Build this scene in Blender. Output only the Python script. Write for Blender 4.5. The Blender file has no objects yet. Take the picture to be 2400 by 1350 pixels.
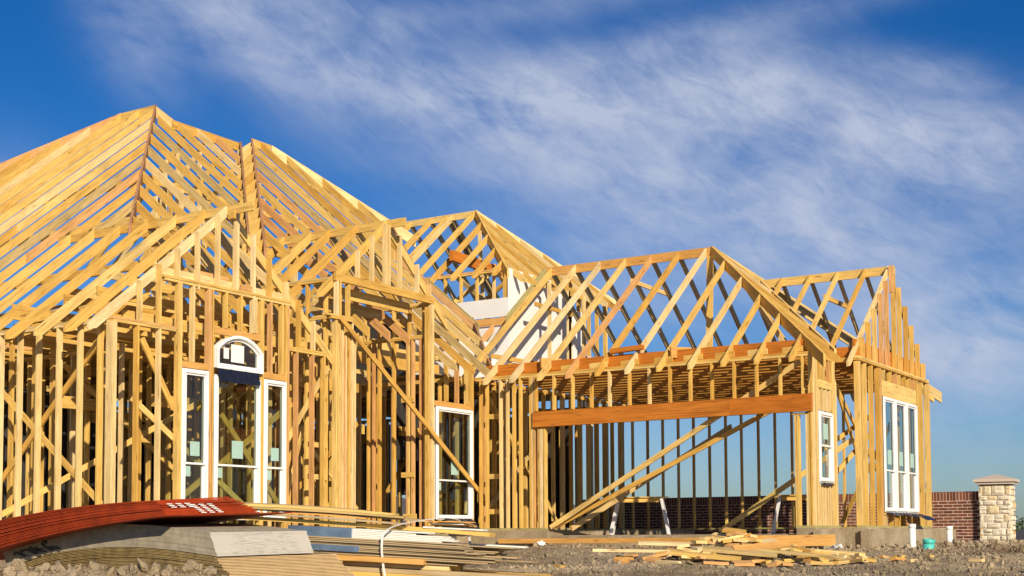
import bpy, math, random
import numpy as np
from mathutils import Vector, Matrix, Euler

random.seed(7)
rng = np.random.default_rng(7)
SC = bpy.context.scene
COL = SC.collection

# ------------------------------------------------------------------ camera
# world: X = along the street front of the house, Y = into the lot, Z up, eye at the origin
F_PX, CX, CY = 3103.16, 1284.0, 1073.7
YAW, PITCH, ROLL = math.radians(31.237), math.radians(3.276), math.radians(0.349)
Fv = Vector((math.cos(YAW) * math.cos(PITCH), math.sin(YAW) * math.cos(PITCH), math.sin(PITCH)))
Rv = Vector((math.sin(YAW), -math.cos(YAW), 0))
Uv = Rv.cross(Fv)
R2 = Rv * math.cos(ROLL) - Uv * math.sin(ROLL)
U2 = Rv * math.sin(ROLL) + Uv * math.cos(ROLL)
cam = bpy.data.cameras.new("camera")
cam.sensor_width = 36.0
cam.lens = F_PX * 36.0 / 2400.0
cam.shift_x = (1200 - CX) / 2400.0
cam.shift_y = (CY - 675) / 2400.0
cam.clip_start = 0.1
cam.clip_end = 5000
camo = bpy.data.objects.new("camera", cam)
COL.objects.link(camo)
camo.matrix_world = Matrix((R2, U2, -Fv)).transposed().to_4x4()
SC.camera = camo

# ------------------------------------------------------------------ sun, sky, exposure
SUN_EL = math.radians(24)
SUN_FROM = Vector((-0.60, -0.80, 0)).normalized()
SUN_DIR = Vector((SUN_FROM.x * math.cos(SUN_EL), SUN_FROM.y * math.cos(SUN_EL), math.sin(SUN_EL)))
sl = bpy.data.lights.new("sun", 'SUN')
sl.energy = 5.0
sl.angle = math.radians(0.55)
sl.color = (1.0, 0.86, 0.64)
so = bpy.data.objects.new("sun", sl)
COL.objects.link(so)
so.rotation_euler = SUN_DIR.to_track_quat('Z', 'Y').to_euler()
so.location = (0, -20, 30)

SC.view_settings.view_transform = 'Standard'
SC.view_settings.look = 'None'
SC.view_settings.exposure = 0.24
SC.view_settings.gamma = 1.0
SC.view_settings.use_curve_mapping = False
SC.cycles.max_bounces = 6
SC.cycles.diffuse_bounces = 2
SC.cycles.transparent_max_bounces = 16
SC.cycles.use_denoising = True

W = bpy.data.worlds.new("World")
SC.world = W
W.use_nodes = True
nt = W.node_tree
nt.nodes.clear()


def nd(nt, t, **kw):
    n = nt.nodes.new(t)
    for k, v in kw.items():
        if hasattr(n, k):
            setattr(n, k, v)
    return n


def math_(nt, op, a, b=None, c=None, clamp=False):
    n = nt.nodes.new('ShaderNodeMath')
    n.operation = op
    n.use_clamp = clamp
    for i, v in enumerate((a, b, c)):
        if v is None:
            continue
        if isinstance(v, (int, float)):
            n.inputs[i].default_value = v
        else:
            nt.links.new(v, n.inputs[i])
    return n.outputs[0]


out = nd(nt, 'ShaderNodeOutputWorld')
bg = nd(nt, 'ShaderNodeBackground')
bg.inputs['Strength'].default_value = 0.066
sky = nd(nt, 'ShaderNodeTexSky')
sky.sky_type = 'NISHITA'
sky.sun_disc = False
sky.sun_elevation = SUN_EL
sky.sun_rotation = math.atan2(SUN_DIR.x, SUN_DIR.y)
sky.altitude = 200
sky.air_density = 1.0
sky.dust_density = 0.6
sky.ozone_density = 2.2
hsv = nd(nt, 'ShaderNodeHueSaturation')
hsv.inputs['Hue'].default_value = 0.497
hsv.inputs['Saturation'].default_value = 1.46
hsv.inputs['Value'].default_value = 0.92
nt.links.new(sky.outputs[0], hsv.inputs['Color'])
geo = nd(nt, 'ShaderNodeTexCoord')
sep = nd(nt, 'ShaderNodeSeparateXYZ')
nt.links.new(geo.outputs['Generated'], sep.inputs[0])
# azimuth measured clockwise from the direction the house is seen in, elevation in degrees
az0 = math_(nt, 'ARCTAN2', sep.outputs[1], sep.outputs[0])
az = math_(nt, 'MULTIPLY', math_(nt, 'SUBTRACT', YAW, az0), 180 / math.pi)
el = math_(nt, 'MULTIPLY', math_(nt, 'ARCSINE', sep.outputs[2]), 180 / math.pi)
comb = nd(nt, 'ShaderNodeCombineXYZ')
nt.links.new(az, comb.inputs[0])
nt.links.new(el, comb.inputs[1])


def sky_noise(scale, sx, sy, rot, detail, dist=0.0, rough=0.6, off=(0, 0, 0)):
    m = nd(nt, 'ShaderNodeMapping')
    m.inputs['Scale'].default_value = (sx, sy, 1)
    m.inputs['Rotation'].default_value = (0, 0, math.radians(rot))
    m.inputs['Location'].default_value = off
    # rotate first, then stretch
    r = nd(nt, 'ShaderNodeVectorRotate')
    r.rotation_type = 'Z_AXIS'
    r.inputs['Angle'].default_value = math.radians(rot)
    m.inputs['Rotation'].default_value = (0, 0, 0)
    nt.links.new(comb.outputs[0], r.inputs['Vector'])
    nt.links.new(r.outputs[0], m.inputs['Vector'])
    n = nd(nt, 'ShaderNodeTexNoise')
    n.inputs['Scale'].default_value = scale
    n.inputs['Detail'].default_value = detail
    n.inputs['Roughness'].default_value = rough
    n.inputs['Distortion'].default_value = dist
    nt.links.new(m.outputs[0], n.inputs['Vector'])
    return n.outputs['Fac']


def blob(px, py, rx, ry, ang, amp):
    """elliptic patch of high cloud; centre and radii in degrees of azimuth / elevation"""
    dx = math_(nt, 'SUBTRACT', az, px)
    dy = math_(nt, 'SUBTRACT', el, py)
    c, s = math.cos(math.radians(ang)), math.sin(math.radians(ang))
    u = math_(nt, 'ADD', math_(nt, 'MULTIPLY', dx, c / rx), math_(nt, 'MULTIPLY', dy, s / rx))
    v = math_(nt, 'ADD', math_(nt, 'MULTIPLY', dx, -s / ry), math_(nt, 'MULTIPLY', dy, c / ry))
    q = math_(nt, 'ADD', math_(nt, 'MULTIPLY', u, u), math_(nt, 'MULTIPLY', v, v))
    e = math_(nt, 'POWER', 2.718, math_(nt, 'MULTIPLY', q, -1.0))
    return math_(nt, 'MULTIPLY', e, amp)


BL = [(-13.5, 20.6, 4.2, 1.5, -34, .62), (-8.0, 19.2, 4.5, 1.5, -16, .60), (-2.0, 18.4, 6.0, 1.6, -5, .85), (5.0, 18.7, 5.5, 1.7, 3, .80),
      (11.0, 17.6, 5.0, 1.9, -10, .80), (17.8, 15.6, 5.0, 1.9, -14, .95), (0.5, 15.6, 8.0, 1.6, -6, .60), (9.5, 14.6, 7.0, 1.8, -6, .60),
      (8.0, 21.0, 8.0, .8, 8, .40), (16.5, 18.7, 3.2, .7, -16, .40),
      (4.0, 12.4, 9, 1.8, -2, .45), (14.0, 11.6, 8, 2.0, -4, .55), (18.0, 7.6, 5.5, 2.3, 6, .95),
      (17.5, 9.8, 5, .6, 10, .35), (3.0, 9.8, 9, 1.6, 0, .36), (-21.5, 13.6, 3.2, 1.8, -30, .28),
      (-17.6, 20.0, 2.6, 1.6, -50, .50), (-11, 22.2, 7, 1.3, -10, .65), (1, 22.4, 6, .9, 6, .35),
      (10, 4.0, 18, 3.2, 0, .26)]
msk = None
for b in BL:
    o = blob(*b)
    msk = o if msk is None else math_(nt, 'ADD', msk, o)
# beyond the frame the same kind of thin cloud goes on
far_n = sky_noise(0.045, 1, 1.6, 0, 3, 0, .5, (3, 7, 1))
away = math_(nt, 'SUBTRACT', 1.0, math_(nt, 'MULTIPLY', math_(nt, 'SUBTRACT', 48.0, math_(nt, 'ABSOLUTE', az)), 1 / 16., clamp=True), clamp=True)
up = math_(nt, 'MULTIPLY', math_(nt, 'SUBTRACT', el, 26.0), 1 / 12., clamp=True)
away = math_(nt, 'MAXIMUM', away, up)
farm = math_(nt, 'MULTIPLY', math_(nt, 'MULTIPLY', math_(nt, 'SUBTRACT', far_n, .40), 2.2, clamp=True), away)
msk = math_(nt, 'ADD', msk, math_(nt, 'MULTIPLY', farm, 0.7))
n1 = sky_noise(0.20, 0.62, 1.35, 14, 10, 0.45, .60)
n2 = sky_noise(0.75, 0.55, 1.35, 30, 10, 0.6, .66, (5, 2, 0))
n3 = sky_noise(0.10, 1, 1.5, -8, 4, 0.3, .5, (9, 1, 0))
tex = math_(nt, 'ADD', math_(nt, 'MULTIPLY', n1, .60), math_(nt, 'ADD', math_(nt, 'MULTIPLY', n2, .32), math_(nt, 'MULTIPLY', n3, .35)))
# tex ~ .635 mean
tt = math_(nt, 'ADD', math_(nt, 'MULTIPLY', math_(nt, 'SUBTRACT', tex, .60), 3.5), 0.66)
tt = math_(nt, 'MAXIMUM', tt, 0.0)
cl = math_(nt, 'MULTIPLY', msk, tt, clamp=True)
cl = math_(nt, 'MULTIPLY', cl, 0.92)
mix = nd(nt, 'ShaderNodeMix')
mix.data_type = 'RGBA'
nt.links.new(cl, mix.inputs['Factor'])
tint = nd(nt, 'ShaderNodeMix')
tint.data_type = 'RGBA'
tint.blend_type = 'MULTIPLY'
tint.inputs[0].default_value = 1.0
tint.inputs[7].default_value = (.66, .86, 1.24, 1)
nt.links.new(hsv.outputs[0], tint.inputs[6])
nt.links.new(tint.outputs[2], mix.inputs[6])
mix.inputs[7].default_value = (6.4, 7.2, 9.2, 1)
nt.links.new(mix.outputs[2], bg.inputs['Color'])
nt.links.new(bg.outputs[0], out.inputs[0])

# ------------------------------------------------------------------ helpers
FH = Vector((math.cos(YAW), math.sin(YAW), 0))
RH = Rv.copy()


def gpos(lat, D, z=0.0):
    """a place given by metres to the right of and metres out from where one stands"""
    return RH * lat + FH * D + Vector((0, 0, z))


def vnoise(x, y, seed=0):
    xi = np.floor(x).astype(np.int64); yi = np.floor(y).astype(np.int64)
    xf = x - xi; yf = y - yi
    def h(a, b):
        n = (a * 374761393 + b * 668265263 + seed * 1274126177) & 0x7fffffff
        n = (n ^ (n >> 13)) * 1274126177 & 0x7fffffff
        return ((n ^ (n >> 16)) & 0xffff) / 65535.0
    u = xf * xf * (3 - 2 * xf); v = yf * yf * (3 - 2 * yf)
    return (h(xi, yi) * (1 - u) + h(xi + 1, yi) * u) * (1 - v) + (h(xi, yi + 1) * (1 - u) + h(xi + 1, yi + 1) * u) * v


GD = [0, 6, 10, 13, 16, 20, 24, 30, 36, 50, 80, 200, 700, 3000]
GZ = [-1.2, -.95, -.72, -.55, -.43, -.31, -.27, -.30, -.5, -1.6, -3.4, -5.5, -7, -12]


def gz_np(lat, D):
    z = np.interp(D, GD, GZ)
    m = np.exp(-((lat + 2.75) / 1.15) ** 2 - ((D - 7.55) / 0.48) ** 2) * 0.66
    m += np.exp(-((lat + 1.75) / 0.5) ** 2 - ((D - 7.5) / 0.4) ** 2) * 0.30
    m += np.exp(-((lat - 2.6) / 1.3) ** 2 - ((D - 17.9) / .9) ** 2) * 0.07
    m += np.exp(-((lat - 9.0) / 2.6) ** 2 - ((D - 23.4) / 1.1) ** 2) * 0.02
    near = np.clip((60 - D) / 30, 0, 1)
    rough = (vnoise(lat * .7 + 50, D * .7 + 9, 1) - .5) * .10 + (vnoise(lat * 2.3, D * 2.3, 2) - .5) * .05 \
        + (vnoise(lat * 7, D * 7, 3) - .5) * .035 + (vnoise(lat * 17, D * 17, 4) - .5) * .02
    return z + m + rough * near


def gz(x, y):
    lat = x * RH.x + y * RH.y; D = x * FH.x + y * FH.y
    return float(gz_np(np.array([lat]), np.array([D]))[0])


def tag(o, label=None, cat=None, group=None, kind=None):
    if label: o['label'] = label
    if cat: o['category'] = cat
    if group: o['group'] = group
    if kind: o['kind'] = kind
    return o


def empty(name, loc, label, cat, group=None, rz=0.0):
    o = bpy.data.objects.new(name, None)
    o.empty_display_size = 0.3
    COL.objects.link(o)
    o.location = loc
    o.rotation_euler = (0, 0, rz)
    return tag(o, label, cat, group)


def mesh(name, verts, faces, m=None, smooth=False):
    me = bpy.data.meshes.new(name)
    me.from_pydata([tuple(v) for v in verts], [], faces)
    if m: me.materials.append(m)
    if smooth:
        me.polygons.foreach_set('use_smooth', [True] * len(me.polygons))
    me.update()
    return me


def link(name, me, parent=None, mw=None):
    """link a mesh; mw is its place in the world, converted to the parent's frame (parents are unscaled)"""
    o = bpy.data.objects.new(name, me)
    COL.objects.link(o)
    if mw is None: mw = Matrix.Identity(4)
    if parent is not None:
        o.parent = parent
        pm = world_of(parent)
        o.matrix_parent_inverse = Matrix.Identity(4)
        o.matrix_basis = pm.inverted() @ mw
    else:
        o.matrix_basis = mw
    WORLD[o.name] = mw.copy()
    return o


WORLD = {}


def world_of(o):
    if o.name in WORLD: return WORLD[o.name]
    m = Matrix.Translation(o.location) @ o.rotation_euler.to_matrix().to_4x4()
    WORLD[o.name] = m
    return m


BOXF = [(0, 3, 2, 1), (4, 5, 6, 7), (0, 1, 5, 4), (1, 2, 6, 5), (2, 3, 7, 6), (3, 0, 4, 7)]


def boxv(x0, x1, y0, y1, z0, z1):
    return [(x0, y0, z0), (x1, y0, z0), (x1, y1, z0), (x0, y1, z0), (x0, y0, z1), (x1, y0, z1), (x1, y1, z1), (x0, y1, z1)]


class MB:
    def __init__(s): s.v = []; s.f = []
    def add(s, v, f):
        n = len(s.v); s.v += [tuple(q) for q in v]; s.f += [tuple(i + n for i in g) for g in f]; return s
    def box(s, *a): return s.add(boxv(*a), BOXF)
    def mesh(s, name, m, smooth=False): return mesh(name, s.v, s.f, m, smooth)


def worldbox(name, x0, x1, y0, y1, z0, z1, m, parent=None):
    """box with its local origin at its middle"""
    c = Vector(((x0 + x1) / 2, (y0 + y1) / 2, (z0 + z1) / 2))
    hx, hy, hz = (x1 - x0) / 2, (y1 - y0) / 2, (z1 - z0) / 2
    return link(name, mesh(name, boxv(-hx, hx, -hy, hy, -hz, hz), BOXF, m), parent, Matrix.Translation(c))


# ------------------------------------------------------------------ materials
def mat(name):
    m = bpy.data.materials.new(name)
    m.use_nodes = True
    t = m.node_tree
    b = t.nodes['Principled BSDF']
    return m, t, b


def ramp(t, stops, interp='LINEAR'):
    r = t.nodes.new('ShaderNodeValToRGB')
    r.color_ramp.interpolation = interp
    e = r.color_ramp.elements
    while len(e) < len(stops): e.new(0.5)
    for i, (p, c) in enumerate(stops):
        e[i].position = p
        e[i].color = (*c, 1) if len(c) == 3 else c
    return r


def noise(t, vec, scale, detail=4, rough=.55, dist=0.0):
    n = t.nodes.new('ShaderNodeTexNoise')
    n.inputs['Scale'].default_value = scale
    n.inputs['Detail'].default_value = detail
    n.inputs['Roughness'].default_value = rough
    n.inputs['Distortion'].default_value = dist
    if vec is not None: t.links.new(vec, n.inputs['Vector'])
    return n.outputs['Fac']


def mixc(t, fac, a, b, mode='MIX'):
    m = t.nodes.new('ShaderNodeMix')
    m.data_type = 'RGBA'
    m.blend_type = mode
    for i, v in ((0, fac), (6, a), (7, b)):
        if isinstance(v, (int, float)): m.inputs[i].default_value = v
        elif isinstance(v, tuple): m.inputs[i].default_value = (*v, 1) if len(v) == 3 else v
        else: t.links.new(v, m.inputs[i])
    return m.outputs[2]


def bump(t, b, h, strength, dist=0.01):
    n = t.nodes.new('ShaderNodeBump')
    n.inputs['Strength'].default_value = strength
    n.inputs['Distance'].default_value = dist
    t.links.new(h, n.inputs['Height'])
    t.links.new(n.outputs[0], b.inputs['Normal'])


def wood(name, tones, grain=.35, knots=1.0, rough=.65, weather=0.0, stretch=1.0):
    """sawn lumber: grain along local X, tone from board to board, knots, a few grey-green stains"""
    m, t, b = mat(name)
    oi = t.nodes.new('ShaderNodeObjectInfo')
    tc = t.nodes.new('ShaderNodeTexCoord')
    add = t.nodes.new('ShaderNodeVectorMath'); add.operation = 'ADD'
    rv = t.nodes.new('ShaderNodeVectorMath'); rv.operation = 'SCALE'
    rv.inputs[0].default_value = (37.0, 91.0, 53.0)
    t.links.new(oi.outputs['Random'], rv.inputs['Scale'])
    t.links.new(tc.outputs['Object'], add.inputs[0]); t.links.new(rv.outputs[0], add.inputs[1])
    mp = t.nodes.new('ShaderNodeMapping'); mp.inputs['Scale'].default_value = (1.1 * stretch, 22, 22)
    t.links.new(add.outputs[0], mp.inputs[0])
    g = noise(t, mp.outputs[0], 1.6, 6, .62, .8)
    mp2 = t.nodes.new('ShaderNodeMapping'); mp2.inputs['Scale'].default_value = (3.0 * stretch, 70, 70)
    t.links.new(add.outputs[0], mp2.inputs[0])
    g2 = noise(t, mp2.outputs[0], 1.5, 4, .6, .3)
    mp3 = t.nodes.new('ShaderNodeMapping'); mp3.inputs['Scale'].default_value = (1.2, 4, 4)
    t.links.new(add.outputs[0], mp3.inputs[0])
    blot = noise(t, mp3.outputs[0], 1.3, 4, .6, .2)
    tone = ramp(t, tones)
    t.links.new(oi.outputs['Random'], tone.inputs[0])
    gr = ramp(t, [(.30, (1 - grain, 1 - grain * 1.12, 1 - grain * 1.35)), (.52, (1, 1, 1)), (.75, (1.06, 1.07, 1.10))])
    t.links.new(g, gr.inputs[0])
    c = mixc(t, 1.0, tone.outputs[0], gr.outputs[0], 'MULTIPLY')
    gr2 = ramp(t, [(.33, (.80, .77, .72)), (.6, (1.02, 1.02, 1.02))])
    t.links.new(g2, gr2.inputs[0])
    c = mixc(t, .7, c, gr2.outputs[0], 'MULTIPLY')
    bl = ramp(t, [(.30, (.80, .74, .64)), (.52, (1, 1, 1)), (.72, (1.10, 1.08, 1.04))])
    t.links.new(blot, bl.inputs[0])
    c = mixc(t, .8, c, bl.outputs[0], 'MULTIPLY')
    # knots
    mk = t.nodes.new('ShaderNodeMapping'); mk.inputs['Scale'].default_value = (1.5, 8, 8)
    t.links.new(add.outputs[0], mk.inputs[0])
    vo = t.nodes.new('ShaderNodeTexVoronoi'); vo.inputs['Scale'].default_value = 1.0
    t.links.new(mk.outputs[0], vo.inputs['Vector'])
    kr = ramp(t, [(.05, (.75 * knots,) * 3), (.10, (.28 * knots,) * 3), (.17, (0, 0, 0))])
    t.links.new(vo.outputs['Distance'], kr.inputs[0])
    c = mixc(t, kr.outputs[0], c, (.16, .065, .018))
    # blue-grey / green weather stain on some pieces
    st = noise(t, add.outputs[0], .9, 3, .5, 0)
    sr = ramp(t, [(.56, (0, 0, 0)), (.72, (1, 1, 1))])
    t.links.new(st, sr.inputs[0])
    rr = t.nodes.new('ShaderNodeMath'); rr.operation = 'GREATER_THAN'; rr.inputs[1].default_value = .80 - weather
    t.links.new(oi.outputs['Random'], rr.inputs[0])
    f = t.nodes.new('ShaderNodeMath'); f.operation = 'MULTIPLY'
    t.links.new(rr.outputs[0], f.inputs[0]); t.links.new(sr.outputs[0], f.inputs[1])
    f2 = t.nodes.new('ShaderNodeMath'); f2.operation = 'MULTIPLY'; f2.inputs[1].default_value = .45 + weather * .3
    t.links.new(f.outputs[0], f2.inputs[0])
    c = mixc(t, f2.outputs[0], c, (.27, .23, .13))
    t.links.new(c, b.inputs['Base Color'])
    b.inputs['Roughness'].default_value = rough
    b.inputs['Specular IOR Level'].default_value = .25
    bump(t, b, g, .35, .004)
    return m


PINE = wood('pine', [(0, (.67, .415, .105)), (.25, (.74, .50, .15)), (.5, (.60, .345, .075)), (.75, (.71, .455, .12)), (1, (.78, .56, .21))])
PALE = wood('pine_pale', [(0, (.77, .585, .29)), (.5, (.73, .53, .22)), (1, (.81, .64, .36))], grain=.28, knots=.8)
REDP = wood('pine_red', [(0, (.62, .33, .125)), (.5, (.68, .40, .17)), (1, (.64, .35, .12))])
GREY = wood('pine_weathered', [(0, (.58, .43, .18)), (.5, (.52, .39, .18)), (1, (.62, .45, .19))], weather=.4, grain=.45)
GREEN = wood('pine_treated', [(0, (.40, .34, .14)), (.5, (.45, .40, .18)), (1, (.36, .33, .13))], weather=.4)
JOIST = wood('brown_joist', [(0, (.50, .25, .05)), (.5, (.56, .30, .07)), (1, (.46, .21, .04))], grain=.35)
LVL = wood('laminated_beam', [(0, (.50, .16, .018)), (.5, (.57, .20, .028)), (1, (.44, .145, .022))], grain=.42, knots=.7, rough=.5, stretch=.6)
OSB = wood('plank_orange', [(0, (.62, .33, .09)), (1, (.68, .38, .12))])
HIPW = wood('hip_board', [(0, (.36, .18, .085)), (.5, (.44, .23, .11)), (1, (.33, .17, .085))])


def woodpick(kind='mix'):
    r = random.random()
    if kind == 'mix':
        return PINE if r < .72 else PALE if r < .86 else REDP if r < .93 else GREY
    if kind == 'stud':
        return PINE if r < .76 else PALE if r < .94 else REDP
    if kind == 'roof':
        return PINE if r < .74 else REDP if r < .82 else GREY if r < .90 else PALE
    return PINE


def plain(name, col, rough=.6, var=.12, scale=6, bumps=0.0, spec=.4, metal=0.0, col2=None):
    m, t, b = mat(name)
    tc = t.nodes.new('ShaderNodeTexCoord')
    n = noise(t, tc.outputs['Object'], scale, 6, .6, .2)
    lo = tuple(max(0, c * (1 - var)) for c in col)
    hi = col2 or tuple(min(1, c * (1 + var)) for c in col)
    r = ramp(t, [(.3, lo), (.7, hi)])
    t.links.new(n, r.inputs[0])
    t.links.new(r.outputs[0], b.inputs['Base Color'])
    b.inputs['Roughness'].default_value = rough
    b.inputs['Specular IOR Level'].default_value = spec
    b.inputs['Metallic'].default_value = metal
    if bumps: bump(t, b, n, bumps, .01)
    return m


VINYL = plain('white_vinyl', (.80, .80, .80), .35, .03, 3)
SHEATH = plain('white_wrapped_sheathing', (.74, .74, .75), .6, .05, 2.5, .1)
DARKSHADE = plain('dark_shade_panel', (.035, .032, .03), .8, .3, 4)  # near-black colour that stands in for shade inside the frame
BLACKP = plain('black_flashing', (.012, .014, .03), .35, .4, 9, .3)
PAPER = plain('sticker_paper', (.36, .53, .47), .6, .06, 6)
WPAPER = plain('white_notice_paper', (.76, .76, .74), .6, .04, 6)
PVC = plain('white_pvc', (.80, .80, .78), .35, .03, 3)
TEAL = plain('teal_pipe', (.08, .50, .44), .4, .08, 4)
REDW = plain('red_wrap_edge', (.34, .040, .004), .55, .25, 9, .15)
REDW2 = plain('red_wrap_dark', (.33, .035, .008), .55, .35, 12, .15)
GREYS = plain('grey_sheet_edge', (.36, .31, .225), .8, .22, 14, .2)
GREYL = plain('pale_sheet_edge', (.56, .54, .50), .8, .08, 9, .2)
BROWN = plain('brown_board_edge', (.30, .21, .085), .8, .35, 14, .2)
TANB = plain('tan_board_edge', (.60, .42, .22), .75, .10, 9, .2)
INK = plain('black_paint_mark', (.06, .055, .045), .8, .2, 9)
FOIL = plain('blue_foil_wrap', (.20, .30, .46), .22, .35, 5, .3, .6, .55)
STRAP = plain('white_strap', (.72, .70, .66), .5, .06, 4)
TRIMW = plain('white_trim_board', (.74, .72, .67), .6, .06, 9)
TANP = wood('thin_plank', [(0, (.46, .35, .20)), (.5, (.40, .31, .19)), (1, (.52, .39, .22))], knots=.2, grain=.2)
PLAST = plain('clear_plastic_bag', (.62, .62, .62), .3, .15, 12, .4)
ROOFD = plain('dark_shingle_roof', (.105, .09, .085), .9, .2, 3)
FARW = plain('far_brick_wall', (.30, .17, .12), .9, .2, 1)
FARG = plain('far_glass', (.05, .06, .08), .1, .2, 1)
SAWW = plain('white_painted_leg', (.66, .66, .68), .6, .08, 8, .1)


def concrete():
    m, t, b = mat('concrete')
    tc = t.nodes.new('ShaderNodeTexCoord')
    n = noise(t, tc.outputs['Object'], 1.4, 8, .65, .3)
    n2 = noise(t, tc.outputs['Object'], 22, 5, .6, 0)
    r = ramp(t, [(.3, (.21, .155, .09)), (.5, (.32, .25, .155)), (.72, (.45, .385, .28))])
    t.links.new(n, r.inputs[0])
    r2 = ramp(t, [(.3, (.75, .75, .75)), (.7, (1.15, 1.15, 1.15))])
    t.links.new(n2, r2.inputs[0])
    c = mixc(t, .8, r.outputs[0], r2.outputs[0], 'MULTIPLY')
    t.links.new(c, b.inputs['Base Color'])
    b.inputs['Roughness'].default_value = .9
    bump(t, b, n2, .6, .02)
    return m


CONC = concrete()


def dirt():
    m, t, b = mat('clay_dirt')
    g = t.nodes.new('ShaderNodeNewGeometry')
    n = noise(t, g.outputs['Position'], .8, 8, .65, .4)
    n2 = noise(t, g.outputs['Position'], 9, 8, .7, .2)
    n3 = noise(t, g.outputs['Position'], 45, 4, .6, 0)
    r = ramp(t, [(.32, (.27, .205, .125)), (.5, (.36, .285, .19)), (.68, (.46, .375, .265))])
    t.links.new(n, r.inputs[0])
    r2 = ramp(t, [(.3, (.60, .58, .56)), (.5, (1, 1, 1)), (.72, (1.3, 1.27, 1.2))])
    t.links.new(n2, r2.inputs[0])
    c = mixc(t, 1.0, r.outputs[0], r2.outputs[0], 'MULTIPLY')
    r3 = ramp(t, [(.55, (0, 0, 0)), (.72, (1, 1, 1))])
    t.links.new(n3, r3.inputs[0])
    f = math_(t, 'MULTIPLY', r3.outputs[0], .35)
    c = mixc(t, f, c, (.50, .43, .32))
    n4 = noise(t, g.outputs['Position'], .33, 5, .6, .5)
    r4 = ramp(t, [(.36, (.66, .62, .58)), (.50, (1, 1, 1)), (.64, (1.16, 1.12, 1.04))])
    t.links.new(n4, r4.inputs[0])
    c = mixc(t, 1.0, c, r4.outputs[0], 'MULTIPLY')
    t.links.new(c, b.inputs['Base Color'])
    b.inputs['Roughness'].default_value = .95
    b.inputs['Specular IOR Level'].default_value = .15
    bump(t, b, math_(t, 'ADD', n2, math_(t, 'MULTIPLY', n3, .4)), 1.0, .05)
    return m


DIRT = dirt()


def printed(name, base, ink):
    """sheet ends printed with rows of small grey lettering"""
    m, t, b = mat(name)
    tc = t.nodes.new('ShaderNodeTexCoord')
    Bv = RH * math.sin(math.radians(33)) + FH * math.cos(math.radians(33))
    dp = t.nodes.new('ShaderNodeVectorMath'); dp.operation = 'DOT_PRODUCT'; dp.inputs[1].default_value = tuple(Bv)
    t.links.new(tc.outputs['Object'], dp.inputs[0])
    sp = t.nodes.new('ShaderNodeSeparateXYZ'); t.links.new(tc.outputs['Object'], sp.inputs[0])
    cb = t.nodes.new('ShaderNodeCombineXYZ')
    t.links.new(math_(t, 'MULTIPLY', dp.outputs['Value'], 9.0), cb.inputs[0]); t.links.new(math_(t, 'MULTIPLY', sp.outputs[2], 150.0), cb.inputs[1])
    n = noise(t, cb.outputs[0], 1.0, 3, .7, .3)
    r = ramp(t, [(.52, (0, 0, 0)), (.60, (1, 1, 1))])
    t.links.new(n, r.inputs[0])
    # blank margins at both sides
    e = math_(t, 'MULTIPLY', math_(t, 'GREATER_THAN', dp.outputs['Value'], .14), math_(t, 'LESS_THAN', dp.outputs['Value'], .78))
    f = math_(t, 'MULTIPLY', math_(t, 'MULTIPLY', r.outputs[0], e), .6)
    c = mixc(t, f, base, ink)
    t.links.new(c, b.inputs['Base Color'])
    b.inputs['Roughness'].default_value = .8
    return m


GREYP = printed('printed_sheet_edge', (.50, .475, .43), (.20, .19, .17))


def brickm():
    m, t, b = mat('red_brick')
    oi = t.nodes.new('ShaderNodeObjectInfo')
    tc = t.nodes.new('ShaderNodeTexCoord')
    r = ramp(t, [(0, (.115, .034, .016)), (.35, (.17, .050, .022)), (.7, (.225, .075, .032)), (1, (.14, .040, .020))])
    t.links.new(oi.outputs['Random'], r.inputs[0])
    n = noise(t, tc.outputs['Object'], 35, 5, .65, 0)
    r2 = ramp(t, [(.3, (.7, .7, .7)), (.7, (1.25, 1.25, 1.25))])
    t.links.new(n, r2.inputs[0])
    c = mixc(t, .9, r.outputs[0], r2.outputs[0], 'MULTIPLY')
    t.links.new(c, b.inputs['Base Color'])
    b.inputs['Roughness'].default_value = .85
    bump(t, b, n, .4, .004)
    return m


BRICK = brickm()
MORTAR = plain('pale_mortar', (.70, .60, .52), .9, .12, 9, .3)


def stonem():
    m, t, b = mat('limestone')
    oi = t.nodes.new('ShaderNodeObjectInfo')
    tc = t.nodes.new('ShaderNodeTexCoord')
    r = ramp(t, [(0, (.62, .56, .44)), (.3, (.66, .60, .48)), (.50, (.64, .52, .32)), (.58, (.67, .61, .48)), (.9, (.70, .65, .54)), (.95, (.52, .32, .10)), (1, (.52, .32, .10))])
    t.links.new(oi.outputs['Random'], r.inputs[0])
    n = noise(t, tc.outputs['Object'], 16, 7, .7, .4)
    r2 = ramp(t, [(.3, (.78, .74, .68)), (.6, (1.08, 1.08, 1.08))])
    t.links.new(n, r2.inputs[0])
    c = mixc(t, .9, r.outputs[0], r2.outputs[0], 'MULTIPLY')
    t.links.new(c, b.inputs['Base Color'])
    b.inputs['Roughness'].default_value = .85
    bump(t, b, n, .8, .03)
    return m


STONE = stonem()
CAPM = plain('cast_stone_cap', (.52, .44, .37), .75, .06, 7, .15)


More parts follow.
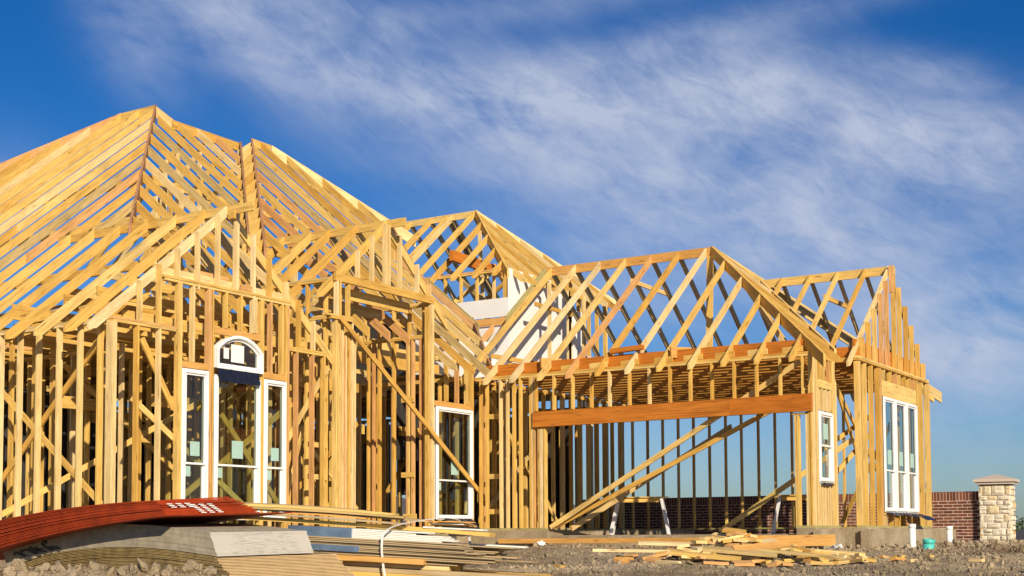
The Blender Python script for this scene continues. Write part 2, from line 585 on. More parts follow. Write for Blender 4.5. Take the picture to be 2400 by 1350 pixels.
def glassm():
    m = bpy.data.materials.new('window_glass')
    m.use_nodes = True
    t = m.node_tree
    t.nodes.clear()
    o = t.nodes.new('ShaderNodeOutputMaterial')
    tr = t.nodes.new('ShaderNodeBsdfTransparent'); tr.inputs[0].default_value = (.80, .86, .82, 1)
    gl = t.nodes.new('ShaderNodeBsdfGlossy'); gl.inputs['Roughness'].default_value = .02
    fr = t.nodes.new('ShaderNodeFresnel'); fr.inputs[0].default_value = 1.55
    ge = t.nodes.new('ShaderNodeNewGeometry')
    mul = math_(t, 'MULTIPLY', math_(t, 'MULTIPLY', fr.outputs[0], 1.7, clamp=True), math_(t, 'SUBTRACT', 1.0, ge.outputs['Backfacing']))
    mx = t.nodes.new('ShaderNodeMixShader')
    t.links.new(mul, mx.inputs[0]); t.links.new(tr.outputs[0], mx.inputs[1]); t.links.new(gl.outputs[0], mx.inputs[2])
    t.links.new(mx.outputs[0], o.inputs[0])
    return m


GLASS = glassm()


# ------------------------------------------------------------------ lumber
def frame_matrix(p0, xdir, zhint):
    x = xdir.normalized()
    z = (zhint - x * zhint.dot(x)).normalized()
    y = z.cross(x)
    return Matrix(((x.x, y.x, z.x, p0.x), (x.y, y.y, z.y, p0.y), (x.z, y.z, z.z, p0.z), (0, 0, 0, 1)))


def board(name, p0, p1, w, d, m, parent, zhint=Vector((0, 0, 1)), jit=.0):
    """straight board from p0 to p1 (centre line); d along zhint, w across; origin half way"""
    p0 = Vector(p0); p1 = Vector(p1)
    L = (p1 - p0).length
    mw = frame_matrix((p0 + p1) / 2, p1 - p0, Vector(zhint))
    if jit:
        mw = mw @ Euler((random.uniform(-jit, jit) * 2, random.uniform(-jit, jit) * .3, random.uniform(-jit, jit) * .3)).to_matrix().to_4x4()
    h = L / 2
    return link(name, mesh(name, boxv(-h, h, -w / 2, w / 2, -d / 2, d / 2), BOXF, m), parent, mw)


def rafter(name, top, bot, d, w, m, parent, tail=False):
    """sloping board with plumb cuts; top and bot are points of its upper edge"""
    top = Vector(top); bot = Vector(bot)
    v = top - bot
    L = v.length
    hlen = math.hypot(v.x, v.y)
    tan = v.z / hlen if hlen > 1e-6 else 0
    mw = frame_matrix((top + bot) / 2, v, Vector((0, 0, 1)))
    h = L / 2
    # a vertical drop of local depth d moves x by -tan*d going down
    s = tan
    if tail:
        prof = [(-h, 0), (h, 0), (h - s * d, -d), (-h + .45 * d, -d), (-h - s * d * .55, -.55 * d)]
    else:
        prof = [(-h, 0), (h, 0), (h - s * d, -d), (-h - s * d, -d)]
    n = len(prof)
    vs = [(x, -w / 2, z) for x, z in prof] + [(x, w / 2, z) for x, z in prof]
    fs = [tuple(range(n)), tuple(range(2 * n - 1, n - 1, -1))]
    for i in range(n):
        j = (i + 1) % n
        fs.append((j, i, n + i, n + j))
    return link(name, mesh(name, vs, fs, m), parent, mw)


Z0 = 0.079      # top of the slab
H = 3.13        # top of the wall plates
T, D4 = .038, .089
X0, Y0, XG, YG, XJ, YJ = 12.74, 14.93, 21.8, 7.87, 22.98, 7.44
XR = 27.62
P = .833

house = empty('unfinished_house', (21, 13, Z0), 'unfinished timber house frame with open gables, hip roofs and bare studs on a concrete slab', 'house')
HB = house


def studY(x, y, z0, z1, name='stud', m=None, dep=D4, w=T, j=.004):
    """stud of a wall that runs along X; outer face at y"""
    xx = x + random.uniform(-.006, .006)
    return board(name, (xx, y + dep / 2, z0), (xx, y + dep / 2, z1), w, dep, m or woodpick('stud'), HB, Vector((0, 1, 0)), j)


def studX(y, x, z0, z1, name='stud', m=None, dep=D4, w=T, j=.004):
    yy = y + random.uniform(-.006, .006)
    return board(name, (x + dep / 2, yy, z0), (x + dep / 2, yy, z1), w, dep, m or woodpick('stud'), HB, Vector((1, 0, 0)), j)


def plateY(x0, x1, y, z, name='top_plate', m=None, n=2, dep=D4):
    for k in range(n):
        worldbox_l(name, x0 + k * .012, x1 - k * .015, y + .0015 * k, y + dep + .0015 * k, z - T * (k + 1) + .001, z - T * k - .001, m or woodpick(), 'x')


def plateX(y0, y1, x, z, name='top_plate', m=None, n=2, dep=D4):
    for k in range(n):
        worldbox_l(name, x + .0015 * k, x + dep + .0015 * k, y0 + k * .012, y1 - k * .015, z - T * (k + 1) + .001, z - T * k - .001, m or woodpick(), 'y')


def worldbox_l(name, x0, x1, y0, y1, z0, z1, m, axis, parent=None):
    if axis == 'x':
        return board(name, (x0, (y0 + y1) / 2, (z0 + z1) / 2), (x1, (y0 + y1) / 2, (z0 + z1) / 2), y1 - y0, z1 - z0, m, parent or HB)
    return board(name, ((x0 + x1) / 2, y0, (z0 + z1) / 2), ((x0 + x1) / 2, y1, (z0 + z1) / 2), x1 - x0, z1 - z0, m, parent or HB)


SB = Z0 + T      # stud foot on sill plate
ST = H - 2 * T   # stud head


def sill(axis, a0, a1, c):
    if axis == 'x': worldbox_l('sill_plate', a0, a1, c, c + D4, Z0, Z0 + T - .001, GREEN, 'x')
    else: worldbox_l('sill_plate', c, c + D4, a0, a1, Z0, Z0 + T - .001, GREEN, 'y')


# ================================================================== GROUND, SLAB
def ground():
    lat = np.concatenate([-np.geomspace(2500, 14, 26), np.arange(-9, -5, .25), np.arange(-5, 13, .045), np.arange(13, 22, .4), np.geomspace(23, 2500, 26)])
    DD = np.concatenate([-np.geomspace(2500, 8, 18), np.arange(-5, 6, 1.0), np.arange(6.3, 9, .045), np.arange(9, 13.4, .12), np.arange(13.4, 26, .045), np.arange(26, 36, .25), np.geomspace(37, 3000, 40)])
    A, B = np.meshgrid(lat, DD)
    Zz = gz_np(A, B)
    co = np.empty((A.size, 3))
    co[:, 0] = (A * RH.x + B * FH.x).ravel(); co[:, 1] = (A * RH.y + B * FH.y).ravel(); co[:, 2] = Zz.ravel()
    nx, ny = len(lat), len(DD)
    i = np.arange(nx - 1)[None, :] + nx * np.arange(ny - 1)[:, None]
    q = np.stack([i, i + 1, i + 1 + nx, i + nx], -1).reshape(-1, 4)
    me = bpy.data.meshes.new('ground')
    me.vertices.add(len(co)); me.vertices.foreach_set('co', co.ravel())
    me.loops.add(q.size); me.loops.foreach_set('vertex_index', q.ravel())
    me.polygons.add(len(q)); me.polygons.foreach_set('loop_start', np.arange(0, q.size, 4)); me.polygons.foreach_set('loop_total', np.full(len(q), 4))
    me.materials.append(DIRT)
    me.update(calc_edges=True); me.validate()
    tag(link('ground', me), kind='structure')


ground()

# slab (stepped concrete edge)
def slab():
    mb = MB()
    mb.box(X0 - .02, 28.6, Y0 - .02, 26.2, -.5, Z0)
    mb.box(XG - .02, 28.62, 13.30, Y0 - .02, -.5, Z0)
    mb.box(XG + .16, 28.62, 8.20, 13.30, -.5, -.03)             # garage floor, a step lower
    mb.box(XG - .02, 28.62, YG - .02, 8.20, -.5, Z0)
    mb.box(XJ - .02, 28.62, YJ - .02, YG - .02, -.5, Z0)
    mb.box(XJ - .12, 28.9, YJ - .16, YJ - .02, -.6, Z0 - .03)   # rough brick ledge
    mb.box(XG - .16, XJ - .12, YG - .16, YG - .02, -.6, Z0 - .035)
    mb.box(XG - .16, XG - .02, 13.15, Y0 + .0, -.6, Z0 - .035)
    mb.box(XG - .02, XG + .16, 8.20, 13.30, -.6, -.045)
    me = mb.mesh('concrete_slab', CONC)
    tag(link('concrete_slab', me), kind='structure')


slab()


def rough_lump(seed, subdiv=2):
    """a broken clod: subdivided octahedron-ish ball with hashed displacement"""
    import bmesh
    bm = bmesh.new()
    bmesh.ops.create_icosphere(bm, subdivisions=subdiv, radius=1.0)
    r = np.random.default_rng(seed)
    k = r.normal(size=(16, 3)); k /= np.linalg.norm(k, axis=1)[:, None]
    lim = r.uniform(.38, .85, 16)
    for v in bm.verts:
        p = np.array(v.co)
        for a, l in zip(k, lim):
            dd = p @ a
            if dd > l: p = p - a * (dd - l)
        p = p * (1 + r.uniform(-.10, .10))
        v.co = p
    vs = np.array([tuple(v.co) for v in bm.verts]); fs = np.array([[v.index for v in f.verts] for f in bm.faces])
    bm.free()
    return vs, fs


def scatter(name, places, subdiv, m, kinds=5):
    """places: array of x,y,z,size"""
    base = [rough_lump(100 + i, subdiv) for i in range(kinds)]
    V = []; Fc = []; n = 0
    for i, (x, y, z, s) in enumerate(places):
        vs, fs = base[i % kinds]
        e = Euler(rng.uniform(0, 6.28, 3)).to_matrix()
        e = np.array(e)
        sc = s * rng.uniform(.5, 1.3, 3)
        w = (vs * sc) @ e.T + (x, y, z)
        V.append(w); Fc.append(fs + n); n += len(vs)
    V = np.concatenate(V); Fc = np.concatenate(Fc)
    me = bpy.data.meshes.new(name)
    me.vertices.add(len(V)); me.vertices.foreach_set('co', V.ravel())
    me.loops.add(Fc.size); me.loops.foreach_set('vertex_index', Fc.ravel().astype(np.int32))
    me.polygons.add(len(Fc)); me.polygons.foreach_set('loop_start', np.arange(0, Fc.size, 3)); me.polygons.foreach_set('loop_total', np.full(len(Fc), 3))
    me.materials.append(m)
    me.update(calc_edges=True); me.validate()
    return tag(link(name, me), kind='stuff')


def in_slab(lat, D):
    x = lat * RH.x + D * FH.x; y = lat * RH.y + D * FH.y
    return ((x > X0 - .1) & (y > Y0 - .1)) | ((x > XG - .1) & (y > YG - .1)) | ((x > XJ - .2) & (y > YJ - .2))


def clod_places(n, latr, Dr, s0, s1, powr=2.5, off=.3):
    lat = rng.uniform(*latr, n); D = rng.uniform(*Dr, n)
    s = s0 + (s1 - s0) * rng.uniform(0, 1, n) ** powr
    ok = ~in_slab(lat, D)
    lat, D, s = lat[ok], D[ok], s[ok]
    z = gz_np(lat, D) + s * off
    return np.stack([lat * RH.x + D * FH.x, lat * RH.y + D * FH.y, z, s], -1)


pl = np.concatenate([clod_places(3000, (-.5, 12), (14.5, 26), .02, .065, 3.2),
                     clod_places(900, (6, 12), (20.5, 27.5), .025, .085, 2.6),
                     clod_places(200, (2.0, 7.5), (20, 24.5), .03, .09, 2.4)])
scatter('clay_clods', pl, 2, DIRT, 9)
scatter('gravel', clod_places(26000, (-1, 12.5), (14.3, 26), .009, .028, 2, .15), 1, DIRT, 5)
pl2 = np.concatenate([clod_places(900, (-4.2, -1.15), (6.95, 8.0), .015, .065, 2.6, .3)])
scatter('mound_clods', pl2, 3, DIRT, 9)
scatter('mound_gravel', clod_places(3500, (-4.4, -1.0), (6.8, 8.2), .006, .025, 2, .2), 1, DIRT, 4)

# ================================================================== WALLS
# --- left side wall (faces the viewer's left), X = X0
ys = [17.01, 16.58, 16.12, 15.66, 15.24, 17.45, 17.9, 18.33, 18.75, 19.17, 19.6, 20.0, 20.4, 20.8]
for y in ys: studX(y, X0, SB, ST, m=PALE if random.random() < .45 else PINE)
for y in (15.0, 14.955, 15.045): studX(y, X0, SB, ST, m=PALE, j=0)
plateX(Y0 + .09, 21.2, X0, H)
sill('y', Y0 + .09, 21.2, X0)

# --- front wall under the first gable, Y = Y0
for x in (12.76, 12.80): studY(x, Y0, SB, ST, m=PALE, j=0)
for x in (13.21, 13.63): studY(x, Y0, SB, ST)
plateY(12.74, 13.95, Y0, H)
sill('x', X0, 20.45, Y0)
RP = 3.88   # raised plate over the window group
for x in (13.99, 14.03): studY(x, Y0, SB, RP - 2 * T, m=PINE, j=0)
board('raised_plate', (13.66, Y0 + .045, RP - .02), (16.42, Y0 + .045, RP - .02), .1, T, PINE, HB)
board('raised_plate', (13.70, Y0 + .05, RP - .059), (16.42, Y0 + .05, RP - .059), .09, T, PINE, HB)
board('gable_header', (13.70, Y0 + .12, RP + .07), (16.35, Y0 + .12, RP + .05), T, .14, PALE, HB)
board('gable_block', (14.5, Y0 + .21, RP + .12), (15.2, Y0 + .21, RP + .12), T, .2, REDP, HB)
board('gable_block', (15.28, Y0 + .02, RP + .04), (15.52, Y0 + .02, RP + .04), T, .13, REDP, HB)
for x in (14.28,): studY(x, Y0, 2.63, RP - 2 * T, 'cripple_stud')
for x in (14.60, 14.641, 14.682): studY(x, Y0, SB, RP - 2 * T, m=random.choice([PINE, REDP, PALE]), j=0)
for x in (14.98, 15.30): studY(x, Y0, 3.24, RP - 2 * T, 'cripple_stud')
for x in (15.742, 15.783): studY(x, Y0, SB, RP - 2 * T, m=random.choice([PINE, REDP]), j=0)
studY(15.62, Y0, 3.24, RP - 2 * T, 'cripple_stud', PALE); studY(15.575, Y0, 3.24, RP - 2 * T, 'cripple_stud', PALE)
studY(15.98, Y0, 2.63, RP - 2 * T, 'cripple_stud')
for x in (16.338, 16.379): studY(x, Y0, SB, RP - 2 * T, j=0)
studY(16.24, Y0, 2.63, RP - 2 * T, 'cripple_stud', j=0)
for a, b_, z in ((14.05, 14.58, 2.585), (15.81, 16.32, 2.585), (14.71, 15.72, 3.18)):
    board('header', (a, Y0 + .035, z), (b_, Y0 + .035, z), .06, .10, OSB, HB)
plateY(16.40, 17.33, Y0, H)
for x in (16.60, 17.00, 17.28): studY(x, Y0, SB, ST)
for x, a in ((16.62, H), (17.02, H)): pass
# gable studs standing past the rake
RX1, RZ1 = 15.07, 5.21


def g1(x): return RZ1 - P * abs(x - RX1)


for x, zb in ((13.26, H), (13.62, H), (13.98, RP), (14.38, RP - .12), (14.80, RP), (15.20, RP), (15.58, RP - .1), (15.95, RP), (16.35, RP - .04), (16.66, H), (17.02, H)):
    m = PALE if random.random() < .7 else PINE
    w = .06 if abs(x - 15.20) < .01 else T
    zt = min(g1(x), RZ1 - .16) + (.02 if x < 15 else .05)
    board('gable_stud', (x, Y0 - .001 + D4 / 2, zb), (x, Y0 - .001 + D4 / 2, zt), w, D4, m, HB, Vector((0, 1, 0)), .004)

# --- entry portico (taller, two storeys of plates), Y = Y0, X 17.5 .. 20.45
H2 = 4.56
for x in (17.595, 17.636, 17.678): studY(x, Y0, SB, 3.74, m=PINE, j=0)
for x in (17.62, 17.70): studY(x, Y0, 3.82, H2 - .14, 'portico_stud', j=0)
board('portico_stud', (17.95, Y0 + .06, 3.82), (17.95, Y0 + .06, H2 - .14), T, D4, PINE, HB, Vector((0, 1, 0)))
for x in (17.80, 17.841, 17.90, 17.98, 18.03, 18.10): studY(x, Y0 + random.uniform(.0, .05), SB, 3.74 - random.choice([0, 0, .25]), m=random.choice([PINE, PINE, REDP, PALE]), j=0)
board('top_plate', (17.30, Y0 + .03, 3.80), (18.02, Y0 + .03, 3.80), .11, T, PINE, HB)
board('top_plate', (17.42, Y0 + .03, 3.76), (18.00, Y0 + .03, 3.76), .11, T, PINE, HB)
board('portico_beam', (17.57, Y0 + .03, H2 - .07), (20.46, Y0 + .03, H2 - .07), .06, .14, PINE, HB)
board('portico_beam', (17.66, Y0 + .30, H2 - .26), (20.0, Y0 + .30, H2 - .26), .04, .20, PINE, HB)
board('portico_beam', (17.66, Y0 + .62, H2 - .42), (19.6, Y0 + .62, H2 - .42), .04, .20, GREY, HB)
for x in (20.38, 20.425): studY(x, Y0 + .001, SB, H2 - .15, m=PALE, j=0)
studY(20.28, Y0 + .001, SB, H2 - .22, m=PINE, j=0)
RX2, RZ2 = 19.11, 5.79


def g2(x): return RZ2 - .85 * abs(x - RX2)


for x in (18.2, 18.60, 18.98, 19.08, 19.42, 19.95, 20.33):
    zt = min(g2(x), RZ2 - .13) + .03
    board('gable_stud', (x, Y0 + .045, H2), (x, Y0 + .045, zt), T, D4, PALE, HB, Vector((0, 1, 0)), .004)
# right side wall of the portico recess, X = 20.36
for y in (16.49, 16.37, 16.23, 15.87, 15.53, 15.49, 15.40, 15.21, 15.10):
    studX(y, 20.36, SB, 3.76, m=random.choice([PINE, PINE, REDP]))
for y in (16.6, 16.23, 15.87, 15.49, 15.15): studX(y, 20.36, 3.84, 4.40, 'portico_stud')
plateX(Y0 + .1, 16.75, 20.36, 3.84); plateX(Y0 + .1, 16.75, 20.36, 4.46)
for y, z in ((15.35, 2.6), (15.35, 1.15), (15.3, .35)): board('blocking', (20.36, y, z), (20.36, y + .30, z), T, .10, PINE, HB)
# left side wall of the portico, X = 17.57
for y in (15.2, 15.62, 16.05, 16.5, 16.9): studX(y, 17.57, SB, 3.76)
for y in (15.2, 15.62, 16.05, 16.5): studX(y, 17.57, 3.84, 4.42, 'portico_stud')
plateX(Y0 + .1, 17.0, 17.57, 3.84); plateX(Y0 + .1, 16.8, 17.57, 4.5)
for z in (1.0, 1.55, 2.4): board('blocking', (17.10, Y0 + .2, z), (17.56, Y0 + .2, z), T, D4, PINE, HB)
# back of the recess
for x in np.arange(17.8, 20.3, .38): studY(float(x), 16.80, SB, 3.76)
plateY(17.6, 20.4, 16.80, 3.84)
board('header', (18.3, 16.79, 2.9), (19.7, 16.79, 2.9), .08, .24, PINE, HB)

# --- window wall between portico and garage, Y = Y0
HW = 3.42
plateY(20.48, 21.80, Y0, HW); sill('x', 20.46, 21.79, Y0)
for x in (21.755,): studY(x, Y0, SB, HW - 2 * T, j=0)
for x in (20.90, 21.25, 21.58): studY(x, Y0, 2.58, HW - 2 * T, 'cripple_stud')
board('header', (20.48, Y0 + .03, 2.52), (21.73, Y0 + .03, 2.52), .05, .10, OSB, HB)

# --- garage front wall, X = XG
for y in (14.80, 14.66, 14.33, 14.16, 14.02, 13.86, 13.62): studX(y, XG, SB, ST, m=PALE if y == 14.33 else None)
for y in (13.58, 13.54): studX(y, XG, SB, ST, j=0)
plateX(YG + .02, Y0 - .01, XG, H)
sill('y', 13.28, Y0 - .01, XG); sill('y', YG, 8.22, XG)
for y in (13.44, 13.40, 13.36, 13.30): studX(y, XG, SB, 2.03, j=0, m=random.choice([PINE, PALE]))
board('cripple_cap', (XG + .045, 13.24, 2.045), (XG + .045, 13.52, 2.045), .09, .03, PINE, HB)
for y in (12.68 + .41, 12.68, 12.27, 11.87, 11.45, 11.04, 10.62, 10.2, 9.78, 9.35, 8.92, 8.48, 8.06): studX(y, XG, 2.385, ST, 'cripple_stud', m=PALE if random.random() < .35 else PINE)
studX(13.5, XG, 2.385, ST, 'cripple_stud')
board('garage_door_header', (XG - .004, 9.41, 2.235), (XG - .004, 13.535, 2.215), .09, .30, LVL, HB)
board('garage_door_header', (XG - .004, 7.89, 2.24), (XG - .004, 9.407, 2.235), .09, .30, LVL, HB)
for y in (8.20, 8.16, 8.00, 7.96, 7.92): studX(y, XG, SB, 2.03 if y > 8.05 else 2.08, j=0)
board('cripple_cap', (XG + .045, 7.98, 2.055), (XG + .045, 8.26, 2.055), .09, .03, PINE, HB)
studX(7.935, XG + .001, 2.40, ST, j=0); studX(7.895, XG + .001, 2.40, ST, j=0)

# --- short wall with the narrow window, Y = YG, X 21.8 .. 23.15
for x in (21.86, 21.90, 21.94, 21.98, 22.02): studY(x, YG, SB, ST if x > 21.91 else ST, m=random.choice([PINE, PALE, PINE]), j=0)
for x in (22.80, 22.84, 22.88, 22.93, 22.98, 23.05, 23.09): studY(x, YG + (.0 if x < 22.95 else .03), SB, ST - (.35 if x > 23.0 else 0), m=random.choice([PINE, PALE, PINE]), j=0)
for x in (22.10, 22.22, 22.36, 22.50, 22.62, 22.74): studY(x, YG, SB, .84, 'cripple_stud', PALE)
for x in (22.10, 22.30, 22.50, 22.72): studY(x, YG, 2.14, 2.52, 'cripple_stud', PALE)
for x in (22.15, 22.40, 22.66): studY(x, YG, 2.68, ST, 'cripple_stud')
board('header', (22.04, YG + .03, 2.60), (22.78, YG + .03, 2.60), .05, .14, PINE, HB)
plateY(21.90, 23.14, YG, H); sill('x', 21.9, 23.14, YG)
plateX(YJ + .1, YG - .002, 22.99, H); 

# --- right gable wall, Y = YJ
for x in (23.0, 23.04, 23.08): studY(x, YJ, SB, ST, j=0)
for x in (23.42, 23.80, 24.18): studY(x, YJ, SB, ST)
for x in (24.26, 24.31): studY(x, YJ, SB, ST, j=0)
for x in (26.66, 26.72): studY(x, YJ, SB, ST, j=0)
for x in (27.08, 27.50): studY(x, YJ, SB, ST)
for x in (27.56, 27.60): studY(x, YJ, SB, ST, m=PINE, j=0)
plateY(22.98, XR, YJ, H + .02); sill('x', 22.98, XR, YJ)
for x in (24.55, 24.95, 25.32, 25.55, 25.9, 26.25, 26.5): studY(x, YJ, 2.86, ST, 'cripple_stud')
board('header', (24.34, YJ + .03, 2.70), (26.62, YJ + .03, 2.70), .05, .30, PINE, HB)
for x in (24.5, 24.9, 25.3, 25.7, 26.1, 26.5): studY(x, YJ, SB, .34, 'cripple_stud')
board('window_sill_plate', (24.32, YJ + .045, .335), (26.64, YJ + .045, .335), .09, .03, PINE, HB)
RX3, RZ3 = 25.30, 5.17
for x, zt in ((22.99 + .35, 3.52), (23.72, 3.85), (24.09, 4.15), (24.50, 4.50), (24.86, 4.80), (25.33, 5.13), (25.70, 4.80), (26.13, 4.49), (26.52, 4.15), (26.93, 3.83), (27.33, 3.47)):
    m = REDP if 24.4 < x < 25.2 else PINE
    board('gable_stud', (x, YJ + .044, H + .02), (x, YJ + .044, zt), T, D4, m, HB, Vector((0, 1, 0)), .004)
board('gable_stud', (25.18, YJ + .03, 4.62), (25.18, YJ + .03, 5.15), T, D4, REDP, HB, Vector((0, 1, 0)))
board('rim_joist', (23.1, YJ + .12, H + .19), (27.5, YJ + .12, H + .19), .045, .30, LVL, HB)
board('brace', (27.5, YJ + .12, 2.92), (27.98, YJ + .02, 2.76), T, .09, PINE, HB)

# --- back and inner walls of the garage
for y in np.arange(7.95, 14.9, .406): studX(float(y), 28.41, SB, ST, 'back_wall_stud', m=PINE)
plateX(YG, Y0, 28.41, H); sill('y', YG, Y0, 28.41)
for x in list(np.arange(22.2, 28.4, .39)): 
    studY(float(x), Y0 + .01, SB, ST)
    if random.random() < .35: studY(float(x) + .045, Y0 + .01, SB, ST)
plateY(21.9, 28.4, Y0 + .01, H); sill('x', 21.9, 28.4, Y0 + .01)
for x in list(np.arange(27.65, 28.4, .35)): studY(float(x), YG, SB, ST)
board('brace', (27.9, YG + .12, 3.0), (28.3, 9.6, .2), T, .09, PINE, HB)
# right end wall of the garage beyond the gable
# shadowed back walls and inner partitions
def partition(axis, c, a0, a1, step, zt, openings=(), name='partition_stud', y0=None):
    n = int((a1 - a0) / step)
    for i in range(n + 1):
        a = a0 + i * step + random.uniform(-.04, .04)
        if any(o0 < a < o1 for o0, o1 in openings):
            continue
        if axis == 'x': studY(a, c, SB, zt - 2 * T, name)
        else: studX(a, c, SB, zt - 2 * T, name)
    if axis == 'x': plateY(a0, a1, c, zt)
    else: plateX(a0, a1, c, zt)
    for o0, o1 in openings:
        z = 2.1
        if axis == 'x':
            board('header', (o0 - .05, c + .04, z + .1), (o1 + .05, c + .04, z + .1), .08, .2, PINE, HB)
        else:
            board('header', (c + .04, o0 - .05, z + .1), (c + .04, o1 + .05, z + .1), .08, .2, PINE, HB)


partition('x', 16.5, 13.9, 17.3, .40, H, [(15.0, 15.9)])
worldbox('shade_panel', 13.2, 16.7, 19.92, 19.94, .15, 2.6, DARKSHADE, HB)  # dark sheet added to deepen the shade behind the left studs
partition('x', 17.9, 12.95, 18.2, .40, H, [(14.2, 15.1)])
partition('x', 19.8, 12.95, 20.8, .38, H, [(16.5, 17.4)])
partition('x', 22.4, 12.95, 24.8, .40, H, [(14.5, 15.4), (19, 20)])
partition('y', 14.9, 18.1, 22.3, .38, H, [(20.2, 21.0)])
partition('y', 16.9, 17.0, 22.3, .40, H, [(19.0, 19.6)])
partition('y', 18.9, 17.0, 24.0, .40, H, [(20.6, 21.5)])
partition('y', 21.5, 15.2, 24.0, .40, H, [(17.6, 18.6)])
partition('y', 23.9, 15.7, 24.0, .40, H, [(19, 20)])
partition('x', 17.2, 20.6, 28.2, .40, H, [(22.4, 23.3)])
partition('x', 25.4, 12.9, 28.3, .42, H)
partition('y', 28.3, 15.1, 25.4, .42, H)
# added near-black sheets standing in for the shaded depth between the studs
worldbox('shade_panel', 13.2, 17.6, 25.60, 25.62, .15, 2.9, DARKSHADE, HB)
worldbox('shade_panel', 18.6, 27.8, 25.60, 25.62, .15, 3.0, DARKSHADE, HB)
worldbox('shade_panel', 28.50, 28.52, 16.6, 21.6, .15, 3.0, DARKSHADE, HB)
worldbox('shade_panel', 28.50, 28.52, 22.3, 25.2, .15, 3.0, DARKSHADE, HB)
worldbox('shade_panel', 24.02, 24.04, 16.2, 18.6, .9, 3.0, DARKSHADE, HB)
worldbox('shade_panel', 22.2, 25.9, 17.30, 17.32, 1.6, 3.02, DARKSHADE, HB)
worldbox('shade_panel', 19.9, 21.4, 22.55, 22.57, 1.2, 3.0, DARKSHADE, HB)

# braces
def brace(p0, p1, m=None, w=.030, d=.09, n=Vector((0, 0, 1))):
    board('brace', p0, p1, w, d, m or woodpick(), HB, n)


brace((17.60, 14.86, 3.77), (22.30, 14.86, .55), PINE)                 # long brace across entry and window
brace((22.0, 14.86, .78), (22.62, 14.86, .33), PINE) if False else None
brace((21.95, 13.26, .12), (21.95, 8.15, 2.98), PINE, .038, .095)
brace((22.05, 13.20, .14), (22.35, 8.00, 2.58), PINE, .038, .085)
brace((22.3, 13.0, .10), (27.6, 11.9, 2.4), GREY, .038, .10)
brace((23.5, 10.4, .02), (24.2, 7.95, 1.75), PINE, .038, .10)
for i in range(2):
    brace((23.05, 7.99, 2.95 - i * .1), (25.0 + i, 8.02, 1.1), PINE)
brace((23.0, 8.3, 1.4), (25.4, 7.95, 2.3), PINE); brace((22.9, 8.4, .5), (25.2, 7.95, 1.9), PINE)
# left wall interior braces
brace((12.86, 17.9, .5), (12.86, 15.15, 3.0), PINE); brace((12.90, 15.1, .3), (12.90, 18.2, 2.7), PINE)
brace((13.4, 15.08, 2.9), (14.0, 15.05, 1.9), PINE)
brace((12.95, 15.12, .2), (15.2, 17.8, 2.9), PINE); brace((13.0, 17.8, .3), (16.5, 15.2, 3.0), PINE)
brace((13.2, 15.05, 2.0), (15.9, 15.05, .2), PINE); brace((13.9, 15.06, .4), (16.6, 15.06, 2.2), PINE)
brace((15.0, 15.07, 1.9), (16.5, 15.07, .3), PINE); brace((16.5, 15.2, .2), (17.5, 15.6, 1.9), PINE)
brace((16.5, 15.05, 1.6), (17.5, 15.05, 2.9), PINE); brace((14.2, 17.8, 2.8), (17.9, 17.82, .3), PINE)
brace((18.2, 15.6, 1.9), (19.4, 16.7, 3.4), PINE); brace((18.0, 16.6, 2.3), (20.3, 16.7, .5), PINE)
brace((18.1, 16.7, .5), (20.3, 16.7, 2.2), PINE); brace((18.0, 15.05, 2.65), (18.75, 15.4, 3.65), PINE)
for k in range(14):
    x = random.uniform(14, 26); y = random.uniform(17.8, 22)
    s = random.choice([-1, 1])
    if random.random() < .5: brace((x, y, .2), (x + 2.2, y, 2.6) if s > 0 else (x - 2.2, y, 2.6), PINE)
    else: brace((x, y, .2), (x, y + 2.2, 2.6), PINE)
brace((22.0, 14.85, 2.8), (24.6, 14.88, .6), PINE); brace((22.3, 14.87, .6), (25.2, 14.87, 2.7), GREY)
brace((22.0, 14.82, 2.9), (24.9, 14.84, .2), PINE)
for y, z in ((14.5, 2.35), (14.5, 1.15), (14.5, .45)): board('blocking', (22.0, y - .1, z), (22.0, y + .2, z), T, .10, PINE, HB)

# ceiling joists, main house (run along X) and a layer running the other way
for i, y in enumerate(np.arange(15.25, 24.6, .41)):
    y = float(y)
    x0 = X0 + .45; x1 = 17.4 if y < 17 else 28.0
    board('ceiling_joist', (x0, y, H + .09), (min(x1, 20.6), y + random.uniform(-.03, .03), H + .09), T, .18, woodpick(), HB)
    if x1 > 21: board('ceiling_joist', (20.4, y + .05, H + .09), (x1, y + .05, H + .09), T, .18, woodpick(), HB)
for i, x in enumerate(np.arange(17.9, 21.7, .41)):
    board('ceiling_joist', (float(x), 17.0, H - .17), (float(x), 22.2, H - .17), T, .18, woodpick(), HB)
# floor panels of the attic, laid on the joists
for i in range(5):
    for j in range(3):
        worldbox('floor_panel', 22.05 + 1.225 * i, 22.05 + 1.225 * i + 1.22, 16.1 + 2.445 * j, 16.1 + 2.445 * j + 2.44, H + .182, H + .20, TANP, HB)
for i in range(6):
    for j in range(2):
        worldbox('floor_panel', 14.6 + 1.225 * i, 14.6 + 1.225 * i + 1.22, 18.1 + 2.445 * j, 18.1 + 2.445 * j + 2.44, H + .182, H + .20, TANP, HB)
